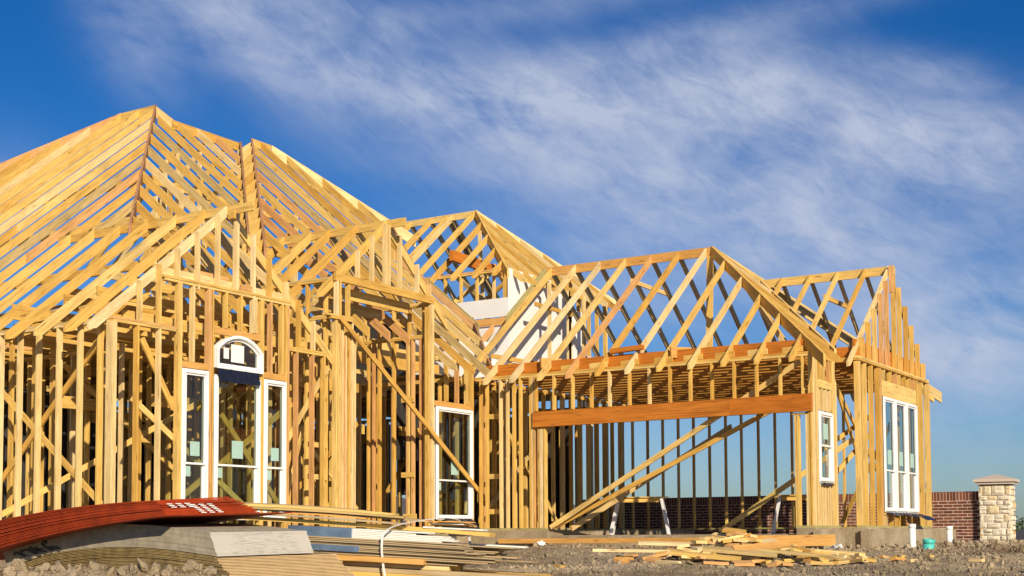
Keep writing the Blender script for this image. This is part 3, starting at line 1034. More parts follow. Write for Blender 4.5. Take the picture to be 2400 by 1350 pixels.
# joist ends lying on the eave between the rafters
for y in (15.19, 15.84, 16.49, 17.16, 17.80, 18.4, 19.1):
    board('ceiling_joist', (12.95, y, 3.36), (13.60, y, 3.60), .035, .15, PINE, HB, Vector((0, 1, 0)))
for yy, zz, xa, xb in ((15.7, 3.62, 13.1, 17.3), (16.3, 3.50, 13.0, 17.2), (17.0, 3.80, 13.6, 17.6), (17.5, 3.46, 13.0, 18.6), (16.1, 3.95, 13.9, 16.3), (16.7, 4.15, 14.0, 16.4),
                       (17.3, 3.30, 17.7, 20.3), (17.2, 3.62, 20.7, 23.8), (17.8, 3.95, 20.7, 23.8), (18.4, 4.3, 20.9, 23.9), (19.2, 3.7, 21.0, 23.9), (19.9, 4.7, 20.9, 23.8), (20.6, 4.2, 21.2, 23.9), (18.3, 3.62, 17.7, 21.6), (19.1, 3.48, 17.4, 21.6), (18.9, 4.05, 17.6, 21.2), (17.6, 3.92, 17.6, 20.3), (20.5, 4.3, 17.6, 22.4), (20.9, 3.75, 17.4, 22.0)):
    board('attic_joist', (xa, yy, zz), (xb, yy + random.uniform(-.1, .1), zz + random.uniform(-.03, .03)), T, random.choice([.14, .18, .235]), woodpick('roof'), HB)
for xx in (16.2, 16.8, 17.2, 18.1, 18.7, 19.3, 19.9):
    board('attic_strut', (xx, 17.2, H + .2), (xx + random.uniform(-.6, .6), 18.0, 5.0), T, D4, random.choice([PINE, PALE, GREY]), HB, Vector((0, 1, 0)))
# garage ceiling: deep orange joists running along Y
for x in (21.99, 22.40, 22.81, 23.22, 23.63, 24.04, 24.45, 24.86, 25.27, 25.68, 26.09, 26.50, 26.91, 27.32, 27.73, 28.14):
    board('garage_joist', (x, 8.0, H + .09), (x, 14.7 + random.uniform(-.1, .1), H + .09), .045, .30, LVL if x < 22.1 else JOIST, HB)
for x in np.arange(23.2, 27.5, .41):
    board('garage_joist', (float(x), 7.62, H + .1), (float(x), 8.4, H + .1), .045, .24, LVL, HB)
for y in (12.9, 12.27, 11.6, 10.9, 10.3, 9.68, 9.05, 8.4):
    board('garage_blocking', (XG + .03, y - .35, H + .06), (XG + .03, y + .02, H + .05), T, .10, PINE, HB)
board('top_plate', (21.92, 11.2, 3.47), (21.95, 11.9, 3.44), .1, .09, LVL, HB)
for y in (10.6, 13.4): board('garage_joist', (21.85, y, 3.32), (22.3, y - .2, 3.34), .04, .20, OSB, HB)

# ================================================================== ROOFS
def zl(x): return 3.28 + P * (x - X0)          # plane over the left wall
def zf(y): return 3.28 + P * (y - Y0)          # plane over the front wall
def zf2(y): return 3.58 + P * (y - Y0)         # the right wing sits a little higher


RD = .150
# first gable
board('ridge_board', (RX1, 14.47, RZ1 - .075), (RX1, 16.6, RZ1 - .075), T, .14, PINE, HB)
board('ridge_board', (RX1, 16.6, RZ1 - .075), (RX1, 19.05, RZ1 - .075), T, .14, PINE, HB)
board('rake_block', (RX1 - .06, Y0 - .12, RZ1 - .17), (RX1 - .06, Y0 + .02, RZ1 - .17), T, .14, PINE, HB)
for i, y in enumerate((Y0 + .115, 15.54, 16.19, 16.84, 17.51, 18.15, 18.75)):
    top = (RX1 - .02, y, RZ1); bot = (X0 - .34, y, RZ1 - P * (RX1 - X0 + .32))
    rafter('rafter', top, bot, .14, T, PINE if i else PALE, HB, True)
for i, y in enumerate((Y0 + .115, 15.54, 16.19, 16.84)):
    m = GREY if i else PINE
    rafter('rafter', (RX1 + .02, y, RZ1), (17.75 - (0 if i < 1 else .25 * i), y, RZ1 - P * (17.73 - .25 * i - RX1)), .14, T, m, HB)
# second gable (over the portico)
board('ridge_board', (RX2, 14.60, RZ2 - .075), (RX2, 18.2, RZ2 - .075), T, .15, PINE, HB)
for i, y in enumerate((Y0 + .115, 15.77, 16.41, 16.87, 16.93, 17.55)):
    rafter('rafter', (RX2 - .02, y, RZ2), (17.20, y, RZ2 - .85 * (RX2 - 17.22)), .15, T, PINE, HB, True)
for i, y in enumerate((Y0 + .115, 15.77, 16.41, 17.06)):
    rafter('rafter', (RX2 + .02, y, RZ2), (21.0 - .5 * i, y, RZ2 - .85 * (21.0 - .5 * i - RX2 - .02)), .15, T, PINE if i < 2 else GREY, HB)

# main hip roof, left face: ridge at (20.33, 22.52 .. 23.6, 9.60)
AX, AY, AZ = 20.33, 22.52, 9.60
hipk = (AY - Y0) / (AX - X0)


def hipY(x): return Y0 + (x - X0) * hipk
def hipX(y): return X0 + (y - Y0) / hipk


# rafters on the left face
y = 17.55
ki = 0
while y < 28.6:
    if y < AY: xt = hipX(y) - .03
    elif y < 23.63: xt = AX - .02
    else: xt = AX - (y - 23.63) / 1.84
    if y > 19.0 or xt > RX1 + .3:
        xb = X0 - .34 if y > 18.9 else RX1 + .03
        m = woodpick('roof')
        if xt - xb > 3.8 and random.random() < .75:       # spliced with a lap and scab block
            xm = xb + (xt - xb) * random.uniform(.35, .6)
            rafter('rafter', (xt, y, zl(xt)), (xm, y, zl(xm)), .136, T, m, HB)
            rafter('rafter', (xm + .25, y + T, zl(xm + .25) - .012), (xb, y + T, zl(xb) - .012), .136, T, woodpick('roof'), HB, True)
        else:
            rafter('rafter', (xt, y, zl(xt)), (xb, y, zl(xb)), .136, T, m, HB, y > 18.9)
    y += .61
    ki += 1
rafter('hip_rafter', (AX, AY, AZ + .02), (RX1 - .1, hipY(RX1 - .1), zl(RX1 - .1) + .02), .235, .045, HIPW, HB)
xb = AX - (28.6 - 23.63) / 1.84
rafter('hip_rafter', (AX, 23.63, AZ + .02), (xb, 28.6, zl(xb) + .02), .235, .04, REDP, HB)
board('ridge_board', (AX, AY, AZ - .09), (AX, 23.65, AZ - .09), T, .20, PINE, HB)
# short piece of ridge to the right of the apex, then the lower cross ridge
rafter('ridge_piece', (AX, AY, AZ), (20.47, 22.1, 9.25), .2, T, PALE, HB)
board('ridge_board', (20.42, 22.07, 9.12), (22.55, 22.07, 9.12), T, .20, PINE, HB)

# right wing hip (projects a little past the main face)
BXh, BYh, BZh = 22.66, 21.84, 9.33


def hbX(y): return BXh - (BYh - y) * .962      # hip of the right wing
def vbX(y): return hbX(y) - .42                # valley beside it


# front face rafters of the main hip, between its hip and the valley
x = 15.35
while x < 22.4:
    yt = min(hipY(x) - .03, 22.05)
    # lower end: valley with first gable, then portico roof, then valley with wing
    if x < 18.3: yb = Y0 + .30
    else:
        yb = BYh - (BXh - (x + .42)) / .962
    if yt - yb > .25:
        rafter('rafter', (x, yt, zf(yt)), (x, yb, zf(yb)), RD, T, woodpick('roof'), HB)
    x += .58
rafter('valley_rafter', (22.45, 22.0, 9.24), (18.15, 17.55, 5.55), .22, .045, HIPW, HB)
rafter('hip_rafter', (BXh, BYh, BZh + .02), (hbX(17.0), 17.0, zf2(17.0) + .02), .235, .045, HIPW, HB)
# little jacks between valley and hip
y = 17.3
while y < 21.8:
    xh = hbX(y) - .03
    zt = zf2(y)
    rafter('jack_rafter', (xh, y + .01, zt), (xh - .50, y + .01, zt - .42), .17, T, PINE, HB)
    y += .41
rafter('jack_rafter', (BXh - .03, 21.76, zf2(21.76)), (BXh - .50, 21.80, zf2(21.76) - .34), .17, T, PALE, HB)
board('ridge_board', (BXh, BYh, BZh - .09), (23.3, BYh, BZh - .09), T, .19, PINE, HB)


def rhY(x): return 21.81 - (x - 23.3)          # right-hand hip of the wing


def low_end(x):
    """lower end (Y) of a rafter of the wing's front face"""
    if x < 20.5: return 15.15
    if x < 22.05: return Y0 - .42
    if x < 23.72: return 14.62 + (x - 22.05)
    return 17.6 + (x - 23.5) * 1.15


x = 18.75
while x < 26.2:
    if x < BXh: yt = BYh - (BXh - x) / .962 - .02
    elif x < 23.3: yt = BYh
    else: yt = rhY(x)
    yb = low_end(x)
    if yt - yb > .3:
        m = REDP if 19.2 < x < 21.6 and random.random() < .55 else woodpick('roof')
        tail = 20.5 < x < 22.05
        if yt - yb > 4.5 and random.random() < .8:
            ym = yb + (yt - yb) * random.uniform(.35, .6)
            rafter('rafter', (x, yt, zf2(yt)), (x, ym, zf2(ym)), RD, T, m, HB)
            rafter('rafter', (x + T, ym + .3, zf2(ym + .3)), (x + T, yb, zf2(yb)), RD, T, woodpick('roof'), HB, tail)
        else:
            rafter('rafter', (x, yt, zf2(yt)), (x, yb, zf2(yb)), RD, T, m, HB, tail)
    x += .60
rafter('rafter', (23.68, 17.45, zf2(17.45) + .02), (23.68, 16.1, zf2(16.1) + .02), RD, T, GREEN, HB)
rafter('hip_rafter', (23.3, 21.81, 9.33), (25.75, 19.36, 7.29), .235, .045, PALE, HB)
rafter('valley_rafter', (25.35, 19.85, 7.66), (23.45, 17.50, 5.70), .22, .045, HIPW, HB)
rafter('valley_rafter', (23.80, 16.35, 4.76), (21.98, 14.60, 3.28), .22, .045, HIPW, HB)
# rear faces (seen dark through the gaps)
for xx in np.arange(20.9, 26.5, .61):
    xx = float(xx)
    zt = 9.05 - P * max(0, xx - 23.0)
    rafter('back_rafter', (xx, 22.2, zt), (xx, 25.4, zt - 2.66), RD, T, woodpick('roof'), HB)
for yy in np.arange(20.0, 21.8, .61):
    yy = float(yy)
    xr = 23.3 + (21.81 - yy)
    rafter('back_rafter', (xr - .05, yy, zf2(yy) - .14), (28.5, yy, zf2(yy) - .14 - P * (28.5 - xr)), RD, T, GREY, HB)
# props under the big roof: pale posts and struts
for (x, y) in ((16.9, 18.7), (17.3, 18.9), (18.0, 19.2), (18.6, 20.3), (19.4, 20.8), (19.0, 19.6), (20.4, 21.2), (21.0, 19.9), (21.6, 20.6), (22.6, 20.4), (20.2, 18.3), (22.2, 18.9)):
    zt = min(zl(x), zf(y)) - .15
    board('roof_prop', (x, y, H + .2), (x, y, zt), T, D4, PALE, HB, Vector((0, 1, 0)))
    board('roof_prop', (x + .5, y + .7, H + .2), (x - .1, y + .1, zt - .8), T, D4, PINE, HB, Vector((0, 1, 0)))
for zz in (4.6, 5.9, 7.2):
    xx = X0 + (zz - 3.28) / P + .45
    board('purlin', (xx, hipY(xx) - .2, zz - .2), (xx, 26.0, zz - .2), .06, .14, PINE, HB)
    yy = Y0 + (zz - 3.28) / P + .35
    board('purlin', (hipX(yy) + .2, yy, zz - .2), (24.0, yy, zz - .2), .06, .14, PINE, HB)

# --- garage roof
GX, GZ_ = 25.15, 5.96
board('ridge_board', (GX, 11.22, GZ_ - .10), (GX, 13.6, GZ_ - .10), T, .19, OSB, HB)
board('ridge_board', (GX, 13.6, GZ_ - .10), (GX, 15.32, GZ_ - .10), T, .19, OSB, HB)


def zg(x): return GZ_ - .80 * (GX - x)


def grx(y): return GX if y > 11.22 else GX - (11.22 - y)


gy = [15.12, 14.50, 13.88, 13.25, 12.62, 11.98, 11.35, 10.70, 10.07, 9.43, 8.80, 8.16]
for i, y in enumerate(gy):
    xt = grx(y) - .025
    m = REDP if i == 4 else PALE if i in (1, 2, 6, 8) else PINE
    rafter('rafter', (xt, y, zg(xt)), (21.48, y, zg(21.48)), .14, T, m, HB, True)
    xt2 = GX + (GX - grx(y)) + .025
    if xt2 < 28.3:
        rafter('rafter', (xt2, y, GZ_ - .80 * (xt2 - GX)), (28.85, y, GZ_ - .80 * (28.85 - GX)), .14, T, GREY, HB, True)
rafter('rafter', (GX - .03, 15.27, GZ_), (23.5, 15.27, zg(23.5)), .17, T, GREEN, HB)
rafter('hip_rafter', (GX, 11.22, GZ_ + .01), (21.46, 7.53, GZ_ - .80 * 3.69 + .01), .20, .045, PINE, HB)
rafter('hip_rafter', (GX, 11.22, GZ_ + .01), (28.85, 7.52, GZ_ - .80 * 3.7 + .01), .20, .045, GREY, HB)
# jacks on the street face, from each hip to the valley of the right gable
for k, xx in enumerate((22.35, 22.95, 23.55, 24.15, 24.75, 25.15)):
    yt = 11.22 - (GX - xx) - .04
    zt = GZ_ - .80 * (GX - xx)
    yb = YG - .30 if xx < 22.9 else max(YG - .3, 10.27 - (RX3 - xx) + .05)
    if yt - yb > .2: rafter('jack_rafter', (xx, yt, zt), (xx, yb, zt - .80 * (yt - yb)), .14, T, woodpick('roof'), HB, xx < 22.9)
rafter('valley_rafter', (RX3, 10.2, RZ3), (22.95, 7.85, RZ3 - .8 * 2.35), .17, T, PINE, HB)
rafter('valley_rafter', (RX3, 10.2, RZ3), (27.7, 7.8, RZ3 - .8 * 2.4), .17, T, GREY, HB)
# right gable roof
board('ridge_board', (RX3, YJ + .0, RZ3 - .09), (RX3, 10.27, RZ3 - .09), T, .17, PINE, HB)
for i, y in enumerate((YJ + .115, 8.02, 8.58, 9.15, 9.75)):
    d = max(0, (y - 7.87)) * 1.0
    rafter('rafter', (RX3 - .02, y, RZ3), (22.72 + d, y, RZ3 - P * (RX3 - 22.72 - d)), .12, T, PINE if i else PALE, HB, i < 1)
    rafter('rafter', (RX3 + .02, y, RZ3), (27.9 - d, y, RZ3 - P * (27.88 - d - RX3)), .12, T, GREY, HB, i < 1)
# props and collar ties
board('roof_prop', (25.0, 11.25, H + .3), (25.12, 11.25, GZ_ - .2), T, .14, PINE, HB, Vector((0, 1, 0)))
board('roof_prop', (25.9, 9.6, H + .3), (25.2, 10.6, 5.3), T, D4, PINE, HB, Vector((0, 1, 0)))
board('roof_prop', (24.7, 9.3, H + .3), (24.3, 10.2, 5.0), T, D4, PALE, HB, Vector((0, 1, 0)))
board('roof_prop', (26.1, 9.2, H + .3), (25.7, 9.9, 4.7), T, D4, GREY, HB, Vector((0, 1, 0)))
board('collar_tie', (24.25, 12.66, 5.25), (26.05, 12.66, 5.23), T, D4, PALE, HB)
board('collar_tie', (24.55, 8.60, 4.56), (26.05, 8.60, 4.56), T, D4, PINE, HB)
board('collar_tie', (24.2, 14.98, 4.98), (25.8, 14.98, 4.96), T, D4, PINE, HB)
board('brace', (22.3, 14.85, 3.62), (24.6, 14.85, 3.66), T, .09, PINE, HB)
board('brace', (23.0, 14.9, 3.52), (25.6, 14.9, 3.60), T, .10, PINE, HB)

# --- small upper storey behind the garage: white sheathing, studs, hip roof
UX, UY, UX2, UZ = 24.0, 15.55, 28.6, 5.82
worldbox('sheathing_panel', UX - .012, UX + .004, UY + .012, 18.4, 4.74, 5.15, SHEATH, HB)
for a, b_ in ((24.0, 25.22), (25.223, 26.44), (26.443, 27.3)):
    worldbox('sheathing_panel', a, b_, UY - .012, UY + .004, 3.3, UZ - (.02 if a < 26 else .55), SHEATH, HB)
worldbox('sheathing_panel', 27.303, 28.3, UY - .012, UY + .004, 3.3, 4.25, SHEATH, HB)
worldbox('sheathing_panel', UX - .011, UX + .004, 15.562, 18.2, 3.30, 4.54, SHEATH, HB)
worldbox('shade_panel', 24.03, 24.05, 18.25, 22.4, 3.3, 5.0, DARKSHADE, HB)  # added dark sheet, imitates the shade seen through the portico
worldbox('sheathing_panel', 22.6, 23.96, UY + .3, UY + .316, 3.3, 4.15, SHEATH, HB)
board('band_board', (UX - .03, UY + .05, 4.63), (UX - .03, 17.3, 4.63), .03, .17, OSB, HB)
rafter('rafter', (23.95, 15.9, 4.60), (23.1, 15.9, 3.9), .14, T, REDP, HB)
for y in (15.62, 15.66, 15.95, 16.40, 16.82, 17.25, 17.7, 18.2): studX(y, UX + .01, 5.10, UZ - T, 'upper_stud')
plateX(UY + .01, 19.8, UX + .01, UZ)
for x in (24.6, 25.2, 25.8, 26.3, 26.8, 27.2, 27.24, 27.7, 28.1, 28.5, 28.54): studY(x, UY + .02, H + .1, UZ - 2 * T, 'upper_stud')
plateY(UX + .1, UX2, UY + .02, UZ)
for x in (24.6, 25.4, 26.2, 27.0, 27.8): studY(x, 19.6, 5.1, UZ - T, 'upper_stud')
for y in (16.2, 17.0, 17.8, 18.6): studX(y, 28.4, H, UZ - T, 'upper_stud')
board('upper_beam', (24.2, 17.2, 6.30), (28.0, 17.2, 6.20), .09, .24, LVL, HB)
for p0, p1 in (((24.5, 16.2, 5.0), (25.0, 17.9, 6.2)), ((24.3, 17.6, 5.0), (25.3, 16.4, 6.3)), ((25.1, 15.9, 5.0), (26.1, 17.3, 6.4)), ((25.0, 17.3, 5.05), (24.8, 16.0, 5.75))):
    brace(p0, p1, random.choice([PINE, GREY]), .038, .10)
VX, VZ = 26.3, 7.86
board('ridge_board', (VX, 17.95, VZ - .08), (VX, 20.4, VZ - .08), T, .16, PINE, HB)


def zu(x): return VZ - P * abs(VX - x)


def ux(y): return VX if y > 17.95 else VX - (17.95 - y)


for i, y in enumerate((19.94, 19.31, 18.81, 18.67, 18.02, 17.44, 16.86, 16.28, 15.75)):
    xt = ux(y) - .02
    xb = UX - .30
    if y > 17.4: xb = max(xb, 23.5 + (y - 17.5) * .82)
    if xt - xb > .25: rafter('rafter', (xt, y, zu(xt)), (xb, y, zu(xb)), .14, T, PINE if i != 3 else PALE, HB, True)
    xt2 = 2 * VX - xt
    rafter('rafter', (xt2, y, zu(xt2)), (28.9, y, zu(28.9)), .14, T, GREY, HB, True)
rafter('hip_rafter', (VX, 17.95, VZ + .01), (UX - .30, 17.95 - (VX - UX + .30), zu(UX - .30)), .17, .04, PINE, HB)
rafter('hip_rafter', (VX, 17.95, VZ + .01), (28.9, 15.35, zu(28.9)), .17, .04, PALE, HB)
for xx in np.arange(24.2, 28.7, .41):
    xx = float(xx)
    yt = 17.95 - abs(VX - xx)
    zt = zu(xx)
    if yt - 15.23 > .25: rafter('jack_rafter', (xx, yt, zt), (xx, 15.20, zt - P * (yt - 15.20)), .14, T, random.choice([PINE, PALE, PINE]), HB, True)
board('roof_prop', (26.25, 17.7, H + 2), (26.35, 17.9, VZ - .2), T, .09, PALE, HB, Vector((0, 1, 0)))
# post stack at the garage roof's left end
for x in (26.2, 26.24, 26.9): board('upper_stud', (x, 15.30, H + .3), (x, 15.30, 5.6), T, .14, random.choice([PALE, PINE]), HB, Vector((1, 0, 0)))
board('upper_stud', (25.0, 15.1, 3.3), (25.0, 15.1, 5.6), T, D4, PALE, HB, Vector((0, 1, 0)))
board('upper_stud', (25.6, 14.9, 5.55), (25.6, 14.9, 5.9), .06, .06, OSB, HB, Vector((0, 1, 0)))

# ================================================================== WINDOWS
def window_y(x0, x1, y, z0, z1, rail, label, sticker_hi=True, st2=False, face=-.03, stk=PAPER):
    """double-hung window set in a wall that runs along X, seen from -Y"""
    fw = .038
    mb = MB()
    ya, yb = y + face, y + .075
    mb.box(x0, x0 + fw, ya, yb, z0, z1); mb.box(x1 - fw, x1, ya, yb, z0, z1)
    mb.box(x0 + fw, x1 - fw, ya, yb, z1 - fw, z1); mb.box(x0 + fw, x1 - fw, ya, yb, z0, z0 + fw)
    fl = .022
    ya2, yb2 = y - .006, y - .001
    mb.box(x0 - fl, x0, ya2, yb2, z0 - fl, z1 + fl); mb.box(x1, x1 + fl, ya2, yb2, z0 - fl, z1 + fl)
    mb.box(x0, x1, ya2, yb2, z1, z1 + fl); mb.box(x0, x1, ya2, yb2, z0 - fl, z0)
    c = Vector(((x0 + x1) / 2, y, (z0 + z1) / 2))
    v = [tuple(Vector(q) - c) for q in mb.v]
    win = link('window', mesh('window', v, mb.f, VINYL), HB, Matrix.Translation(c))
    win['label'] = label
    sw = .030

    def sash(za, zb, yy):
        s = MB()
        xa, xb = x0 + fw, x1 - fw
        s.box(xa, xa + sw, yy, yy + .03, za, zb); s.box(xb - sw, xb, yy, yy + .03, za, zb)
        s.box(xa + sw, xb - sw, yy, yy + .03, zb - sw, zb); s.box(xa + sw, xb - sw, yy, yy + .03, za, za + sw)
        vv = [tuple(Vector(q) - c) for q in s.v]
        link('sash', mesh('sash', vv, s.f, VINYL), win, Matrix.Translation(c))
        p = MB(); p.box(xa + sw - .005, xb - sw + .005, yy + .012, yy + .018, za + sw - .005, zb - sw + .005)
        vv = [tuple(Vector(q) - c) for q in p.v]
        link('pane', mesh('pane', vv, p.f, GLASS), win, Matrix.Translation(c))

    if rail:
        sash(rail, z1 - fw, y - .01); sash(z0 + fw, rail + .03, y + .028)
        zs = rail + sw + .10
        w = min(.24, (x1 - x0) * .38)
        xm = (x0 + x1) / 2 + (.0)
        s = MB(); s.box(xm - w / 2, xm + w / 2, y - .002, y + .001, zs, zs + w * 1.15)
        vv = [tuple(Vector(q) - c) for q in s.v]
        link('sticker', mesh('sticker', vv, s.f, stk), win, Matrix.Translation(c))
        if st2:
            s = MB(); s.box(x0 + .10, x0 + .20, y + .038, y + .040, rail - .18, rail - .02)
            vv = [tuple(Vector(q) - c) for q in s.v]
            link('sticker', mesh('sticker', vv, s.f, stk), win, Matrix.Translation(c))
    return win


window_y(14.07, 14.57, Y0, .27, 2.50, 1.08, 'tall white double-hung window left of the arched one', st2=True)
window_y(14.73, 15.70, Y0, .27, 2.47, 1.08, 'wide white double-hung window under the arched light', st2=True)
window_y(15.82, 16.30, Y0, .27, 2.50, 1.08, 'tall white double-hung window right of the arched one', st2=True)
window_y(20.51, 21.71, Y0, .31, 2.44, 1.03, 'white double-hung window between portico and garage', st2=True)
window_y(22.07, 22.75, YG, .89, 2.09, 1.50, 'small narrow white window beside the garage door opening')
window_y(24.40, 25.08, YJ, .39, 2.52, 1.14, 'left window of the row of three in the right gable wall')
window_y(25.14, 25.83, YJ, .39, 2.52, 1.14, 'middle window of the row of three in the right gable wall')
window_y(25.89, 26.58, YJ, .39, 2.52, 1.14, 'right window of the row of three in the right gable wall')


def arched_window():
    x0, x1, y, z0 = 14.72, 15.71, Y0, 2.60
    zs, zc = 2.90, 3.13      # springing and crown
    xm = (x0 + x1) / 2; hw = (x1 - x0) / 2; r = zc - zs
    R = (hw * hw + r * r) / (2 * r)
    def outline(ins, n=20):
        a = []
        hw2 = hw - ins
        zc2 = zc - ins
        cz = zc - R
        Ri = R - ins
        th = math.asin(hw2 / Ri)
        a.append((xm - hw2, z0 + ins)); a.append((xm + hw2, z0 + ins))
        for i in range(n + 1):
            t_ = th - 2 * th * i / n
            a.append((xm + Ri * math.sin(t_), cz + Ri * math.cos(t_)))
        return a
    def ring(i0, i1, ya, yb):
        o = outline(i0); q = outline(i1); n = len(o)
        v = [(x, ya, z) for x, z in o] + [(x, ya, z) for x, z in q] + [(x, yb, z) for x, z in o] + [(x, yb, z) for x, z in q]
        f = []
        for i in range(n):
            j = (i + 1) % n
            f += [(i, j, n + j, n + i), (2 * n + j, 2 * n + i, 3 * n + i, 3 * n + j), (j, i, 2 * n + i, 2 * n + j), (n + i, n + j, 3 * n + j, 3 * n + i)]
        return v, f
    c = Vector((xm, y, z0))
    mb = MB(); mb.add(*ring(0, .045, y - .05, y + .07)); mb.add(*ring(-.012, .035, y - .065, y - .0505))
    win = link('window', mesh('window', [tuple(Vector(q) - c) for q in mb.v], mb.f, VINYL), HB, Matrix.Translation(c))
    win['label'] = 'white arched window light above the wide window'
    mb = MB(); mb.add(*ring(.045, .075, y - .02, y + .03))
    link('sash', mesh('sash', [tuple(Vector(q) - c) for q in mb.v], mb.f, VINYL), win, Matrix.Translation(c))
    o = outline(.07); n = len(o)
    v = [(x, y, z) for x, z in o] + [(x, y + .005, z) for x, z in o]
    f = [tuple(range(n)), tuple(range(2 * n - 1, n - 1, -1))] + [((i + 1) % n, i, n + i, n + (i + 1) % n) for i in range(n)]
    link('pane', mesh('pane', [tuple(Vector(q) - c) for q in v], f, GLASS), win, Matrix.Translation(c))
    for a, b_, za, zb in ((15.06, 15.34, 2.72, 3.0), (14.90, 15.01, 2.76, 2.93)):
        s = MB(); s.box(a, b_, y - .006, y - .003, za, zb)
        link('sticker', mesh('sticker', [tuple(Vector(q) - c) for q in s.v], s.f, WPAPER), win, Matrix.Translation(c))


arched_window()


def flap(name, x0, x1, y, z, out_, drop, m=BLACKP, seed=0):
    """crumpled flashing hanging out from under a window"""
    r = np.random.default_rng(seed)
    nx, ny = 10, 6
    v = []
    for j in range(ny):
        for i in range(nx):
            a = i / (nx - 1); b_ = j / (ny - 1)
            v.append((x0 + (x1 - x0) * a + .03 * b_ * r.uniform(-1, 1), y - out_ * b_, z - drop * b_ ** 1.6 + r.uniform(-.012, .012) * (b_ > 0)))
    f = [(j * nx + i, j * nx + i + 1, (j + 1) * nx + i + 1, (j + 1) * nx + i) for j in range(ny - 1) for i in range(nx - 1)]
    c = Vector(((x0 + x1) / 2, y, z))
    o = link(name, mesh(name, [tuple(Vector(q) - c) for q in v], f, m), HB, Matrix.Translation(c))
    md = o.modifiers.new('thickness', 'SOLIDIFY'); md.thickness = .004
    return o


flap('flashing_flap', 24.42, 25.06, YJ - .01, .36, .16, .05, seed=1)
flap('flashing_flap', 25.16, 25.82, YJ - .01, .36, .30, .08, seed=2)
flap('flashing_flap', 25.90, 26.62, YJ - .01, .35, .36, .13, seed=3)
flap('flashing_flap', 20.75, 21.65, Y0 - .01, .30, .22, .22, seed=4)
flap('flashing_flap', 22.10, 22.70, YG - .01, .86, .04, .04, seed=5)
flap('flashing_flap', 14.72, 15.62, Y0 - .055, 2.60, .03, .22, seed=6)

# ================================================================== BRICK WALL
wall = empty('brick_wall', (30.5, 12, -.3), 'dark red brick garden wall with pale mortar and an upright top course behind the house', 'brick wall')
wall['kind'] = 'thing'
BY0, BY1 = 7.10, 17.6
WX = 30.5
ZT = .90
core = worldbox('mortar', WX + .006, WX + .20, BY0, BY1, -.55, ZT - .012, MORTAR, wall)
bl, bh, mj = .203, .057, .0145
bm_ = mesh('brick', boxv(-.045, .045, -bl / 2, bl / 2, -bh / 2, bh / 2), BOXF, BRICK)
bm_s = mesh('brick', boxv(-.045, .045, -bh / 2, bh / 2, -bl / 2, bl / 2), BOXF, BRICK)
bricks = []
z = ZT - .1
yv = BY0 + bh / 2 + .006
while yv < BY1:
    bricks.append((yv, ZT - bl / 2, bm_s)); yv += bh + mj
zc_ = ZT - bl - mj - bh / 2
row = 0
while zc_ > -.45:
    yv = BY0 + bl / 2 + (.0 if row % 2 else -.107)
    while yv < BY1:
        if yv - bl / 2 > BY0 - .02: bricks.append((yv, zc_, bm_))
        yv += bl + mj
    zc_ -= bh + mj; row += 1
vis = sorted(bricks, key=lambda b: (b[0] + (0 if b[1] > -.30 else 50)))
near_b = vis[:300]
rest = vis[300:]
for (yy, zz, me) in near_b:
    link('brick', me, wall, Matrix.Translation((WX + .045 + random.uniform(-.002, .002), yy, zz)))
mb = MB()
for (yy, zz, me) in rest:
    hy, hz = (bl / 2, bh / 2) if me is bm_ else (bh / 2, bl / 2)
    ox = random.uniform(-.002, .002)
    mb.box(WX + ox, WX + .09, yy - hy, yy + hy, zz - hz, zz + hz)
far = link('brickwork', mb.mesh('brickwork', BRICK), wall)
far['kind'] = 'stuff'

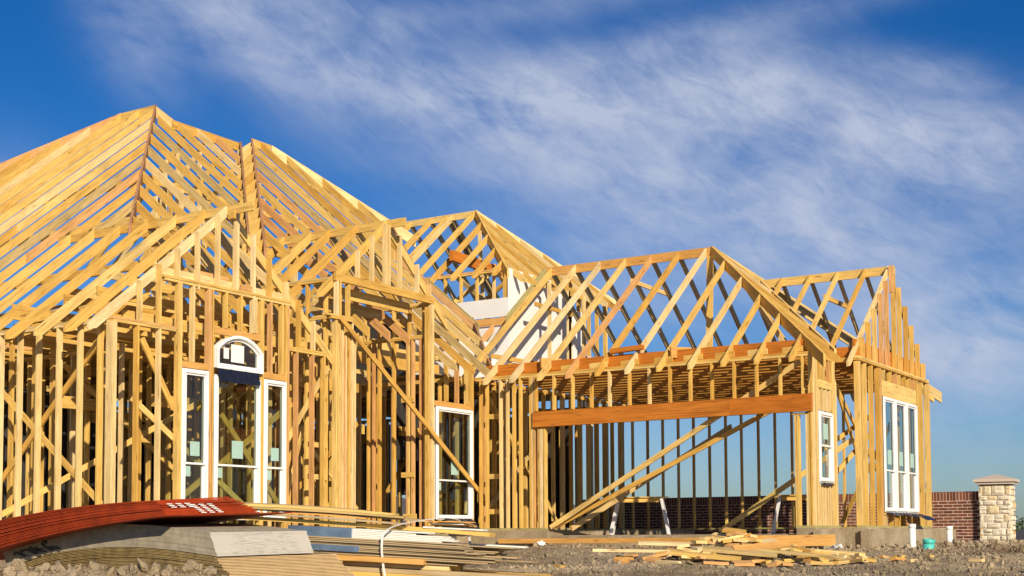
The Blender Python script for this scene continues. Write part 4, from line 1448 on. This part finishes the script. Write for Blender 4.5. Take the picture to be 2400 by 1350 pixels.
# ================================================================== STONE PILLAR
def pillar():
    base = gpos(10.10, 29.80)
    zb = gz(base.x, base.y) - .05
    root = empty('stone_pillar', (base.x, base.y, zb), 'pale limestone gate pillar with a low pyramid cap at the end of the brick wall', 'pillar', rz=math.radians(5))
    pm = world_of(root)
    Hh = 1.045 - zb
    hw = .345
    link('pillar_core', mesh('pillar_core', boxv(-hw + .03, hw - .03, -hw + .03, hw - .03, 0, Hh - .02), BOXF, MORTAR), root, pm)
    rr = random.Random(5)

    def stone(face, u0, u1, z0, z1):
        g = .008
        u0 += g; u1 -= g; z0 += g; z1 -= g
        dpt = hw + rr.uniform(-.012, .018)
        n = 5
        v = []
        # rough-faced block: pillowed front grid
        for j in range(n):
            for i in range(n):
                a = i / (n - 1); b_ = j / (n - 1)
                edge = (i in (0, n - 1)) or (j in (0, n - 1))
                dd = dpt + (-.014 if edge else rr.uniform(-.004, .012))
                jit = 0 if edge else rr.uniform(-.006, .006)
                v.append((u0 + (u1 - u0) * a + jit, -dd, z0 + (z1 - z0) * b_))
        for (a, b_) in ((u0, z0), (u1, z0), (u1, z1), (u0, z1)): v.append((a, -(hw - .06), b_))
        f = [(j * n + i, j * n + i + 1, (j + 1) * n + i + 1, (j + 1) * n + i) for j in range(n - 1) for i in range(n - 1)]
        k = n * n
        f.append(tuple(list(range(n)) [::-1]) + (k, k + 1))
        f.append(tuple([j * n + n - 1 for j in range(n)][::-1]) + (k + 1, k + 2))
        f.append(tuple([(n - 1) * n + i for i in range(n)]) + (k + 2, k + 3))
        f.append(tuple([j * n for j in range(n)]) + (k + 3, k))
        rot = Matrix.Rotation(face * math.pi / 2, 4, 'Z')
        cc = Vector(((u0 + u1) / 2, -hw, (z0 + z1) / 2))
        me = mesh('stone', [tuple(Vector(q) - cc) for q in v], f, STONE)
        link('stone', me, root, pm @ rot @ Matrix.Translation(cc))

    for face in (0, 1, 2, 3):
        z = 0.0
        flip = 0
        while z < Hh - .04:
            h = rr.choice([.11, .13, .16, .19])
            if z + h > Hh - .08: h = Hh - .015 - z
            u = -hw
            q = .17 if flip else .09
            first = True
            while u < hw - .02:
                w = q if first else rr.uniform(.13, .30)
                if u + w > hw - .10: w = hw - u
                if h > .15 and w > .16 and rr.random() < .5:
                    hh = h * rr.uniform(.4, .6)
                    stone(face, u, u + w, z, z + hh); stone(face, u, u + w, z + hh, z + h)
                else:
                    stone(face, u, u + w, z, z + h)
                u += w; first = False
            z += h; flip ^= 1
    c = MB()
    z1 = Hh
    c.box(-.405, .405, -.405, .405, z1, z1 + .05)
    c.box(-.445, .445, -.445, .445, z1 + .053, z1 + .115)
    a = .445
    c.add([(-a, -a, z1 + .1155), (a, -a, z1 + .1155), (a, a, z1 + .1155), (-a, a, z1 + .1155), (0, 0, z1 + .24)], [(0, 1, 4), (1, 2, 4), (2, 3, 4), (3, 0, 4), (3, 2, 1, 0)])
    link('cap', c.mesh('cap', CAPM), root, pm)


pillar()

# ================================================================== SAWHORSES
def sawhorse(x, y, rz, label, L=1.15, hh=.76):
    root = empty('sawhorse', (x, y, -.03), label, 'sawhorse', 'sawhorses in the garage', rz)
    pm = world_of(root)
    board('beam', pm @ Vector((-L / 2 + .08, 0, hh - .045)), pm @ Vector((L / 2 - .08, 0, hh - .045)), .04, .09, PINE, root)
    board('top_board', pm @ Vector((-L / 2 - .0, 0, hh + .012)), pm @ Vector((L / 2 + .02, 0, hh + .012)), .13, .02, PINE, root)
    for sx in (-1, 1):
        for sy in (-1, 1):
            board('leg', pm @ Vector((sx * (L / 2 - .13), sy * .05, hh - .02)), pm @ Vector((sx * (L / 2 + .02), sy * .27, .0)), .035, .09, SAWW, root, Vector((1, 0, 0)))
    return root


sawhorse(24.35, 12.55, math.radians(-66), 'sawhorse with white legs left of the middle of the garage opening')
sawhorse(25.2, 9.35, math.radians(-70), 'sawhorse with white legs behind the right garage door jamb')

# ================================================================== PIPES, FORM BOARD, BAG
def tube(name, r, h, m, loc, label, cat, tilt=(0, 0), wall_=.006, group=None):
    n = 24
    v = []; f = []
    for k, (rr, zz) in enumerate(((r, 0), (r, h), (r - wall_, h), (r - wall_, h - .12))):
        for i in range(n):
            a = 2 * math.pi * i / n
            v.append((rr * math.cos(a), rr * math.sin(a), zz))
    for k in range(3):
        for i in range(n):
            j = (i + 1) % n
            f.append((k * n + i, k * n + j, (k + 1) * n + j, (k + 1) * n + i))
    f.append(tuple(range(3 * n, 4 * n)))
    # coupling collar
    b0 = len(v)
    for (rr, zz) in ((r + .001, h - .07), (r + .008, h - .065), (r + .008, h - .008), (r + .001, h - .003)):
        for i in range(n):
            a = 2 * math.pi * i / n
            v.append((rr * math.cos(a), rr * math.sin(a), zz))
    for k in range(3):
        for i in range(n):
            j = (i + 1) % n
            f.append((b0 + k * n + i, b0 + k * n + j, b0 + (k + 1) * n + j, b0 + (k + 1) * n + i))
    o = link(name, mesh(name, v, f, m, True), None, Matrix.Translation(loc) @ Euler((tilt[0], tilt[1], 0)).to_matrix().to_4x4())
    return tag(o, label, cat, group)


p = gpos(6.12, 22.3); tube('standpipe', .055, .55, PVC, (p.x, p.y, -.42), 'white standpipe in the dirt below the row of three windows', 'pipe')
p = gpos(7.35, 24.3); tube('standpipe', .055, .50, PVC, (p.x, p.y, -.40), 'white standpipe in the dirt in front of the brick wall', 'pipe')
p = gpos(6.20, 21.7); tube('pipe_stub', .092, .34, TEAL, (p.x, p.y, -.46), 'short wide teal pipe stub between two white pipes', 'pipe', (.1, -.08))
o = board('form_board', (21.52, 7.42, -.135), (20.95, 9.55, -.15), .03, .19, OSB, None)
tag(o, 'wide orange form board standing on edge at the foot of the slab', 'board')
o = board('form_board', (21.45, 9.3, -.125), (21.55, 14.2, -.135), .03, .09, OSB, None)
tag(o, 'long thin form board along the garage threshold', 'board')


def crumple(name, loc, s, m, label, cat, seed):
    vs, fs = rough_lump(seed, 3)
    vs = vs * np.array(s) * (1 + np.random.default_rng(seed).uniform(-.12, .12, (len(vs), 1)))
    o = link(name, mesh(name, vs, [tuple(int(i) for i in q) for q in fs], m), None, Matrix.Translation(loc))
    return tag(o, label, cat)


p = gpos(4.58, 21.2); crumple('plastic_bag', (p.x, p.y, gz(p.x, p.y) + .07), (.13, .13, .10), PLAST, 'crumpled clear plastic bag at the right end of the orange form board', 'bag', 31)
p = gpos(-.12, 21.5); crumple('paper_scrap', (p.x, p.y, gz(p.x, p.y) + .06), (.09, .07, .05), WPAPER, 'crumpled white paper on the dirt left of the garage opening', 'litter', 32)
p = gpos(1.75, 17.3); crumple('black_bag', (p.x, p.y, gz(p.x, p.y) + .05), (.16, .10, .07), BLACKP, 'crumpled black plastic left of the scrap heap', 'litter', 33)

# ================================================================== SCRAP HEAP
def scrap(lat, D, z, L, w, t, yaw, pitch, roll, m, label, group=None, name='wood_offcut'):
    p = gpos(lat, D, z)
    mw = Matrix.Translation(p) @ Euler((roll, pitch, yaw)).to_matrix().to_4x4()
    o = link(name, mesh(name, boxv(-L / 2, L / 2, -w / 2, w / 2, -t / 2, t / 2), BOXF, m), None, mw)
    return tag(o, label, 'offcut' if name == 'wood_offcut' else 'board', group)


YR = -(math.pi / 2 - YAW)     # yaw of the direction to the right


def heap_z(lat, D):
    return .34 * math.exp(-((lat - 2.60) / .85) ** 2 - ((D - 18.0) / .9) ** 2)


rs = random.Random(11)
HL = 'short pale framing offcut lying in the scrap heap in front of the garage'
for i in range(125):
    lat = rs.gauss(2.65, .72); D = rs.gauss(17.9, .85)
    if rs.random() < .3: lat = rs.uniform(2.4, 4.2); D = rs.uniform(16.4, 17.9)
    p = gpos(lat, D)
    z = gz(p.x, p.y) + heap_z(lat, D) * rs.uniform(.3, 1.0) + .03
    scrap(lat, D, z, rs.uniform(.10, .38), rs.choice([.089, .089, .14]), .038, YR + rs.uniform(-1.2, 1.2), rs.uniform(-.22, .22), rs.uniform(-.35, .35),
          rs.choice([PINE, PALE, PALE, OSB, REDP]), HL, 'offcuts in the scrap heap')
for i in range(16):
    lat = rs.uniform(.0, 7.0); D = rs.uniform(15.6, 21)
    p = gpos(lat, D)
    scrap(lat, D, gz(p.x, p.y) + .02, rs.uniform(.08, .2), .089, .038, YR + rs.uniform(-1, 1), rs.uniform(-.1, .1), rs.uniform(-.3, .3), rs.choice([PINE, PALE]),
          'small stray offcut on the bare dirt away from the scrap heap', 'stray offcuts on the dirt')
scrap(1.55, 18.2, -.245, 1.9, .07, .038, YR + .05, .02, .05, PALE, 'long pale board sticking out of the left side of the scrap heap', name='loose_board')
scrap(3.45, 18.1, -.235, 1.7, .10, .038, YR - .10, .075, .1, PALE, 'long pale board sloping out of the right side of the scrap heap', name='loose_board')
scrap(3.2, 16.9, -.27, 1.1, .089, .038, YR - .35, .10, .1, GREY, 'weathered narrow board sloping down the right front of the scrap heap', name='loose_board')
scrap(2.45, 17.0, -.24, .95, .16, .038, YR - .16, .09, .25, GREY, 'wide grey weathered plank across the front of the scrap heap', name='loose_board')
scrap(2.0, 16.9, -.29, .9, .14, .038, YR - .18, .10, .2, PINE, 'yellow board lying at the left front of the scrap heap', name='loose_board')
scrap(2.75, 17.1, -.19, .75, .12, .038, YR + .25, -.12, .6, OSB, 'orange board leaning on the middle of the scrap heap', name='loose_board')
scrap(1.9, 19.3, -.16, 1.2, .12, .038, YR + .0, .04, .2, PALE, 'pale board lying at the back left of the scrap heap', name='loose_board')

# ================================================================== LUMBER PILE IN THE FOREGROUND
TH = math.radians(13)
LD = (RH * math.cos(TH) - FH * math.sin(TH)).normalized()      # along the boards, to the right
WD = (FH * math.cos(TH) + RH * math.sin(TH)).normalized()      # away from the viewer
PO = gpos(-.90, 10.0)
LYAW = math.atan2(LD.y, LD.x)


def pboard(l0, l1, w, z, width, th, m, name, label, group=None, cat='board', tilt=.055, yaw=0.0, bend=0.0, roll=0.0):
    """board lying in the pile: l along it from the pile's mark, w away from the viewer, z height at l=0"""
    L = l1 - l0
    lm = (l0 + l1) / 2
    c = PO + LD * lm + WD * w
    c.z = z - tilt * lm
    mw = Matrix.Translation(c) @ Euler((roll, math.atan(tilt), LYAW + yaw)).to_matrix().to_4x4()
    n = 8 if bend else 1
    v = []; f = []
    for i in range(n + 1):
        a = -L / 2 + L * i / n
        zz = -bend * (2 * a / L) ** 2
        v += [(a, -width / 2, zz - th / 2), (a, width / 2, zz - th / 2), (a, width / 2, zz + th / 2), (a, -width / 2, zz + th / 2)]
        if i:
            b0 = 4 * (i - 1); b1 = 4 * i
            for k in range(4):
                kk = (k + 1) % 4
                f.append((b0 + k, b0 + kk, b1 + kk, b1 + k))
    f.append((3, 2, 1, 0)); f.append((4 * n, 4 * n + 1, 4 * n + 2, 4 * n + 3))
    o = link(name, mesh(name, v, f, m), None, mw)
    return tag(o, label, cat, group)


rp = random.Random(3)
GL = 'framing lumber at the bottom of the foreground pile'
# bottom lumber, five boards deep, ends stepping at the right
for k in range(7):
    for j in range(6):
        l1 = {0: 1.02, 1: 1.0, 2: .98, 3: .90, 4: .95, 5: .97, 6: .30}[k] + rp.uniform(-.12, .06)
        if k == 6 and j > 1: continue
        pboard(-2.6 + rp.uniform(-.2, .2), l1, -.25 + j * .094, -.47 + k * .0395, .089, .037, rp.choice([PALE, PINE, PINE, TANP]), 'framing_board',
               'pale framing board in the flush stack at the bottom of the lumber pile', GL, yaw=rp.uniform(-.008, .008))
pboard(-1.5, .08, -.30, -.195, .14, .04, OSB, 'framing_board', 'bright yellow board on top of the bottom lumber, left of the strap')
# tan siding planks, ends splayed
for k in range(13):
    l1 = .32 + .035 * (13 - abs(k - 4) * 2.2) * .5 + rp.uniform(-.10, .14)
    pboard(-1.6, l1, -.22 + rp.uniform(-.02, .02), -.205 + k * .0125, .20, .009, TANP, 'thin_plank',
           'thin tan siding plank in the splayed bundle by the white strap', 'thin tan siding planks in the pile', yaw=rp.uniform(-.03, .02), bend=rp.uniform(0, .006))
for k in range(10):
    l0 = rp.uniform(-.2, .1)
    pboard(l0, .62 + rp.uniform(-.12, .22), .12 + rp.uniform(-.05, .05), -.175 + k * .0118, .19, .009, TANP, 'thin_plank',
           'thin tan siding plank behind the strap, reaching to the right end of the pile', 'thin tan siding planks at the right end', yaw=rp.uniform(-.06, .04))
# white trim boards
for k in range(9):
    for j in range(2):
        pboard(-1.0, .20 + rp.uniform(-.10, .06) - (0.0 if k < 7 else .15), -.12 + j * .15, -.085 + k * .0125, .14, .0105, TRIMW, 'trim_board',
               'thin white trim board in the strapped stack', 'thin white trim boards in the strapped stack', yaw=rp.uniform(-.02, .02))
pboard(-1.0, .30, -.26, -.098, .10, .022, TRIMW, 'trim_board', 'white trim board at the front, ending just right of the strap')
pboard(-.2, .72, .16, -.060, .10, .012, TRIMW, 'trim_board', 'longest white trim board, ending past all the others')
pboard(-.02, .45, -.02, .055, .13, .011, TRIMW, 'trim_board', 'white trim board under the curled tan sheet')
# foil wraps
pboard(-1.05, -.54, -.065, -.002 - .03, .30, .105, FOIL, 'foil_wrap', 'upper blue and silver foil wrap round the white trim boards', cat='wrap')
pboard(-1.0, -.43, -.245, -.128, .20, .045, FOIL, 'foil_wrap', 'lower blue and silver foil wrap over the tan planks', cat='wrap')
# loose planks on top
TP = [(-1.9, .50, .02, .038, .16, .030, PINE, 'long thick plank across the top of the pile, reaching furthest right'),
      (-1.95, -.05, .18, .108, .15, .018, TANP, 'thin weathered plank near the top of the pile'),
      (-1.6, -.36, .28, .140, .14, .018, PINE, 'thin yellow plank topmost at the back of the pile'),
      (-1.75, -.15, -.05, .075, .14, .016, TANP, 'thin split plank above the foil wrap'),
      (-1.5, -.22, .12, .124, .10, .014, GREY, 'narrow splintered grey plank on top of the pile'),
      (-1.2, -.5, .02, .098, .06, .012, OSB, 'narrow orange batten between the top planks'),
      (-1.8, -.62, .36, .150, .12, .016, TANP, 'short thin plank at the very back of the pile top')]
for (a, b_, w, z, wd, th, m, lb) in TP:
    pboard(a, b_, w, z, wd, th, m, 'plank', lb, 'loose planks on top of the pile', yaw=rp.uniform(-.02, .02), bend=.008, tilt=.07, roll=rp.uniform(-.03, .03))
pboard(.02, .34, .05, .105, .16, .006, OSB, 'plank', 'short curled tan sheet beneath the white strap', bend=.035, tilt=.03)
for k in range(5):
    pboard(.0 + rp.uniform(-.05, .05), .2 + rp.uniform(0, .2), .0 + rp.uniform(-.05, .1), .068 + k * .008, .06, .008, rp.choice([OSB, TRIMW, PINE]), 'lath',
           'short lath scrap tucked under the curled sheet', 'lath scraps under the strap', yaw=rp.uniform(-.1, .1), tilt=.03)


def strap_path(name, pts, label, wd=.017, th=.002, parent=None):
    """flat band following world points"""
    P3 = [Vector(q) for q in pts]
    # smooth by Catmull-Rom
    S = []
    for i in range(len(P3) - 1):
        a = P3[max(i - 1, 0)]; b_ = P3[i]; c = P3[i + 1]; d = P3[min(i + 2, len(P3) - 1)]
        for k in range(6):
            t_ = k / 6
            S.append(.5 * ((2 * b_) + (c - a) * t_ + (2 * a - 5 * b_ + 4 * c - d) * t_ ** 2 + (3 * b_ - a - 3 * c + d) * t_ ** 3))
    S.append(P3[-1])
    v = []; f = []
    for i, q in enumerate(S):
        tg = (S[min(i + 1, len(S) - 1)] - S[max(i - 1, 0)]).normalized()
        side = LD - tg * LD.dot(tg)
        if side.length < .3: side = RH + Vector((0, 0, 1)) - tg * (RH + Vector((0, 0, 1))).dot(tg)
        side.normalize(); nn = tg.cross(side)
        for sx, sy in ((-1, -1), (1, -1), (1, 1), (-1, 1)): v.append(q + side * sx * wd / 2 + nn * sy * th / 2)
        if i:
            for k in range(4):
                kk = (k + 1) % 4
                f.append((4 * (i - 1) + k, 4 * (i - 1) + kk, 4 * i + kk, 4 * i + k))
    n = len(S) - 1
    f.append((3, 2, 1, 0)); f.append((4 * n, 4 * n + 1, 4 * n + 2, 4 * n + 3))
    c = S[0]
    return tag(link(name, mesh(name, [tuple(q - c) for q in v], f, STRAP), None, Matrix.Translation(c)), label, 'strap')


def pp(l, w, z): 
    q = PO + LD * l + WD * w
    return Vector((q.x, q.y, z))


strap_path('packing_strap', [pp(.26, .22, -.10), pp(.25, .20, .0), pp(.20, .14, .10), pp(.10, .04, .125), pp(-.05, -.06, .105), pp(-.17, -.20, .075), pp(-.23, -.34, .02), pp(-.24, -.37, -.08), pp(-.235, -.36, -.2), pp(-.215, -.355, -.33), pp(-.18, -.35, -.46)],
           'white plastic packing strap arching round the foreground lumber pile')
strap_path('packing_strap', [pp(-1.45, -.62, -.62), pp(-1.44, -.64, -.42), pp(-1.36, -.60, -.36), pp(-1.30, -.55, -.34)], 'loose white strap end at the bottom of the pile')

# ---- bundles of sheets, bent over the mound
def bundle(name, label, corner, L, Wd, angl, n, th, zb, prof, mside, mend, jitter, lens=None, gap=0.0, shear=0.0, tilt=None, spread=0.0):
    """stack of thin sheets; corner = nearest corner on plan, sheets run L to the left (away) and Wd to the right (away)"""
    A = (-RH * math.cos(angl) + FH * math.sin(angl)); B = (RH * math.sin(angl) + FH * math.cos(angl))
    root = empty(name, (corner.x, corner.y, zb), label, 'sheet bundle')
    pm = world_of(root)
    rr = random.Random(len(label))
    ns = 14
    for k in range(n):
        z = zb + k * (th + gap)
        sh = shear * (1 - k / max(1, n - 1))
        dx = rr.uniform(-jitter, jitter); dw = rr.uniform(-jitter, jitter) * 1.6
        wl = Wd if lens is None else lens(k / max(1, n - 1)) + dw
        v = []; f = []
        for i in range(ns + 1):
            s = L * i / ns
            h = prof(s) + spread * (k / max(1, n - 1)) * s / L
            for (w_, up_) in ((dw * .3 if lens else dw * .25, 0), (wl, 0), (wl, 1), (dw * .3 if lens else dw * .25, 1)):
                lift = 0 if tilt is None else tilt(w_, k / max(1, n - 1))
                q = corner + A * (s + dx - sh) + B * w_
                v.append(Vector((q.x - corner.x, q.y - corner.y, z - zb + h + lift + up_ * th)))
            if i:
                for m_ in range(4):
                    mm = (m_ + 1) % 4
                    f.append((4 * (i - 1) + m_, 4 * (i - 1) + mm, 4 * i + mm, 4 * i + m_))
        f.append((3, 2, 1, 0)); f.append((4 * ns, 4 * ns + 1, 4 * ns + 2, 4 * ns + 3))
        me = mesh('sheet', v, f, mside)
        me.materials.append(mend)
        for p_ in me.polygons:
            if p_.index == len(me.polygons) - 2: p_.material_index = 1
        link('sheet', me, root, pm)
    return root, A, B


AN = math.radians(33)
gcorn = gpos(-2.20, 8.62)
bundle('grey_sheet_bundle', 'bent bundle of thin grey sheets with a pale end under the red sheets', gcorn, 2.20, .90, AN, 22, .0068, -.133,
       lambda s: .062 * math.sin(math.pi * min(s, 1.9) / 1.85) - .25 * max(0, s - 1.72) ** 1.5, GREYS, GREYP, .004, gap=.0003, shear=.07, tilt=lambda w_, t_: .035 * math.sin(w_ * 3.2))
gb = [o for o in bpy.data.objects if o.name.startswith('grey_sheet_bundle')][0]
gA = (-RH * math.cos(AN) + FH * math.sin(AN)); gB = (RH * math.sin(AN) + FH * math.cos(AN))
MARKS = [[(2.043, -0.126), (2.021, -0.115), (1.981, -0.118), (1.94, -0.131), (1.904, -0.145), (1.838, -0.156)],
         [(1.967, -0.107), (1.928, -0.095), (1.884, -0.093), (1.839, -0.104), (1.791, -0.117), (1.734, -0.131)],
         [(1.866, -0.076), (1.835, -0.09), (1.791, -0.098), (1.722, -0.09)],
         [(1.805, -0.079), (1.77, -0.087), (1.722, -0.098), (1.674, -0.114)],
         [(1.671, -0.041), (1.698, -0.032), (1.723, -0.049), (1.688, -0.068), (1.649, -0.081), (1.601, -0.1)],
         [(1.649, -0.081), (1.615, -0.073), (1.568, -0.079), (1.517, -0.092)]]
for st in MARKS:          # hand-painted characters sprayed on the side of the bundle
    P3 = [gcorn + gA * a_ + Vector((0, 0, z_)) - gB * .012 for a_, z_ in st]
    v = []; f = []
    for i, q in enumerate(P3):
        tg = (P3[min(i + 1, len(P3) - 1)] - P3[max(i - 1, 0)]).normalized()
        nn = tg.cross(gB).normalized() * .0085
        v += [q + nn, q - nn, q - nn + gB * .02, q + nn + gB * .02]
        if i:
            for k in range(4):
                kk = (k + 1) % 4
                f.append((4 * (i - 1) + k, 4 * (i - 1) + kk, 4 * i + kk, 4 * i + k))
    n_ = len(P3) - 1
    f += [(3, 2, 1, 0), (4 * n_, 4 * n_ + 1, 4 * n_ + 2, 4 * n_ + 3)]
    link('painted_character', mesh('painted_character', [tuple(q - gcorn) for q in v], f, INK), gb, Matrix.Translation((gcorn.x, gcorn.y, 0)))
bcorn = gpos(-2.16, 8.60)
bundle('brown_sheet_bundle', 'bent bundle of thin brown boards with a tan end beneath the grey sheets', bcorn, 2.3, 1.15, AN, 20, .0060, -.325,
       lambda s: .062 * math.sin(math.pi * min(s, 1.9) / 1.85) - .25 * max(0, s - 1.72) ** 1.5, BROWN, TANB, .014, gap=.0036, shear=.22)
rcorn = gpos(-1.9, 8.45)
bundle('red_sheet_bundle', 'low stack of red-edged sheets at the very bottom of the pile', rcorn, 2.0, 1.2, AN, 12, .0075, -.44,
       lambda s: 0.0, REDW, REDW, .01)
tc_ = gpos(-2.56, 8.66)
bundle('red_sheet_bundle', 'fanned stack of bent bright red-edged sheets on top of the grey bundle', tc_, 2.3, .9, AN, 20, .0052, .130,
       lambda s: -.055 * s - .036 * s * s, REDW, REDW, .012, lens=lambda t_: 1.20 if t_ < .03 else .86 - .22 * t_,
       tilt=lambda w_, t_: .03 * w_ + .03 * w_ * t_, shear=.10, spread=.11)

rb = [o for o in bpy.data.objects if o.name.startswith('red_sheet_bundle') and 'fanned' in o.get('label', '')][0]
Bd = (RH * math.sin(AN) + FH * math.cos(AN)); Nn = (RH * math.cos(AN) - FH * math.sin(AN))
for i in range(6):
    for j in range(3 if i < 3 else 6):
        u_ = .03 + i * .075 + (5 - j) * .011
        q = tc_ + Bd * u_ + Nn * (.105 - .010 * j - (.0 if i > 2 else .035))
        z = .145 + .011 * j + (.0 if i > 2 else .042) + .04 * u_
        mw = frame_matrix(Vector((q.x, q.y, z)), Bd, Vector((0, 0, 1)))
        link('printed_mark', mesh('printed_mark', boxv(-.022, .022, -.003, .003, -.0028, .0028), BOXF, WPAPER), rb, mw)

# ================================================================== FAR HOUSES, TREES
def far_house(lat, D, w, d, zb, zw, zr, rz, label):
    p = gpos(lat, D)
    root = empty('far_house', (p.x, p.y, zb), label, 'house', 'houses beyond the site', rz)
    pm = world_of(root)
    hw_, hd = w / 2, d / 2
    link('wall', mesh('wall', boxv(-hw_, hw_, -hd, hd, 0, zw - zb), BOXF, FARW), root, pm)
    e = .4
    rl = max(.3, (w - d) / 2)
    v = [(-hw_ - e, -hd - e, zw - zb + .01), (hw_ + e, -hd - e, zw - zb + .01), (hw_ + e, hd + e, zw - zb + .01), (-hw_ - e, hd + e, zw - zb + .01), (-rl, 0, zr - zb), (rl, 0, zr - zb)]
    link('roof', mesh('roof', v, [(0, 1, 5, 4), (1, 2, 5), (2, 3, 4, 5), (3, 0, 4), (3, 2, 1, 0)], ROOFD), root, pm)
    for k in (-.5, .2):
        link('window', mesh('window', boxv(hw_ * k, hw_ * k + .9, -hd - .03, -hd + .02, .9, 2.2), BOXF, FARG), root, pm)


far_house(29.6, 80, 11, 8, -3.6, -1.6, .25, .6, 'distant house with a grey hip roof at the right edge beyond the pillar')
far_house(-9.4, 75, 10, 9, -3.4, .6, 2.4, .3, 'distant house with a dark roof seen through the portico studs')
far_house(-20.5, 82, 12, 9, -3.4, .6, 2.9, .9, 'distant house with a dark roof seen through the left wall studs')
far_house(1.0, 90, 10, 9, -3.6, .0, 2.2, .2, 'distant house with a dark roof seen through the garage side wall')


def leafm():
    m, t, b = mat('tree_leaves')
    g = t.nodes.new('ShaderNodeNewGeometry')
    n = noise(t, g.outputs['Position'], .35, 4, .6, 0)
    r = ramp(t, [(.3, (.025, .045, .012)), (.7, (.075, .115, .03))])
    t.links.new(n, r.inputs[0]); t.links.new(r.outputs[0], b.inputs['Base Color'])
    b.inputs['Roughness'].default_value = .8
    return m


LEAF = leafm()


def wood_line():
    r = np.random.default_rng(21)
    V = []; n = 0
    for k in range(150):
        lat = r.uniform(-60, 180); D = r.uniform(330, 420)
        c = gpos(lat, D); zb = -7.5
        hh = r.uniform(8.5, 12.5); rad = r.uniform(3, 5.5)
        m = 260
        d = r.normal(size=(m, 3)); d /= np.linalg.norm(d, axis=1)[:, None]
        rr = r.uniform(.55, 1.0, m)[:, None]
        pts = d * rr * np.array([rad, rad, hh * .48]) + np.array([c.x, c.y, zb + hh * .52])
        sz = r.uniform(.35, .9, m)
        a = r.normal(size=(m, 3)); a /= np.linalg.norm(a, axis=1)[:, None]
        b_ = np.cross(a, d); b_ /= np.linalg.norm(b_, axis=1)[:, None] + 1e-9
        V.append(np.stack([pts + a * sz[:, None], pts - a * sz[:, None] * .6 + b_ * sz[:, None], pts - a * sz[:, None] * .6 - b_ * sz[:, None]], 1).reshape(-1, 3))
    V = np.concatenate(V)
    q = np.arange(len(V))
    me = bpy.data.meshes.new('far_wood')
    me.vertices.add(len(V)); me.vertices.foreach_set('co', V.ravel())
    me.loops.add(len(q)); me.loops.foreach_set('vertex_index', q.astype(np.int32))
    me.polygons.add(len(q) // 3); me.polygons.foreach_set('loop_start', np.arange(0, len(q), 3)); me.polygons.foreach_set('loop_total', np.full(len(q) // 3, 3))
    me.materials.append(LEAF); me.update(calc_edges=True)
    tag(link('far_wood', me), kind='stuff')


wood_line()
print('objects', len(bpy.data.objects))
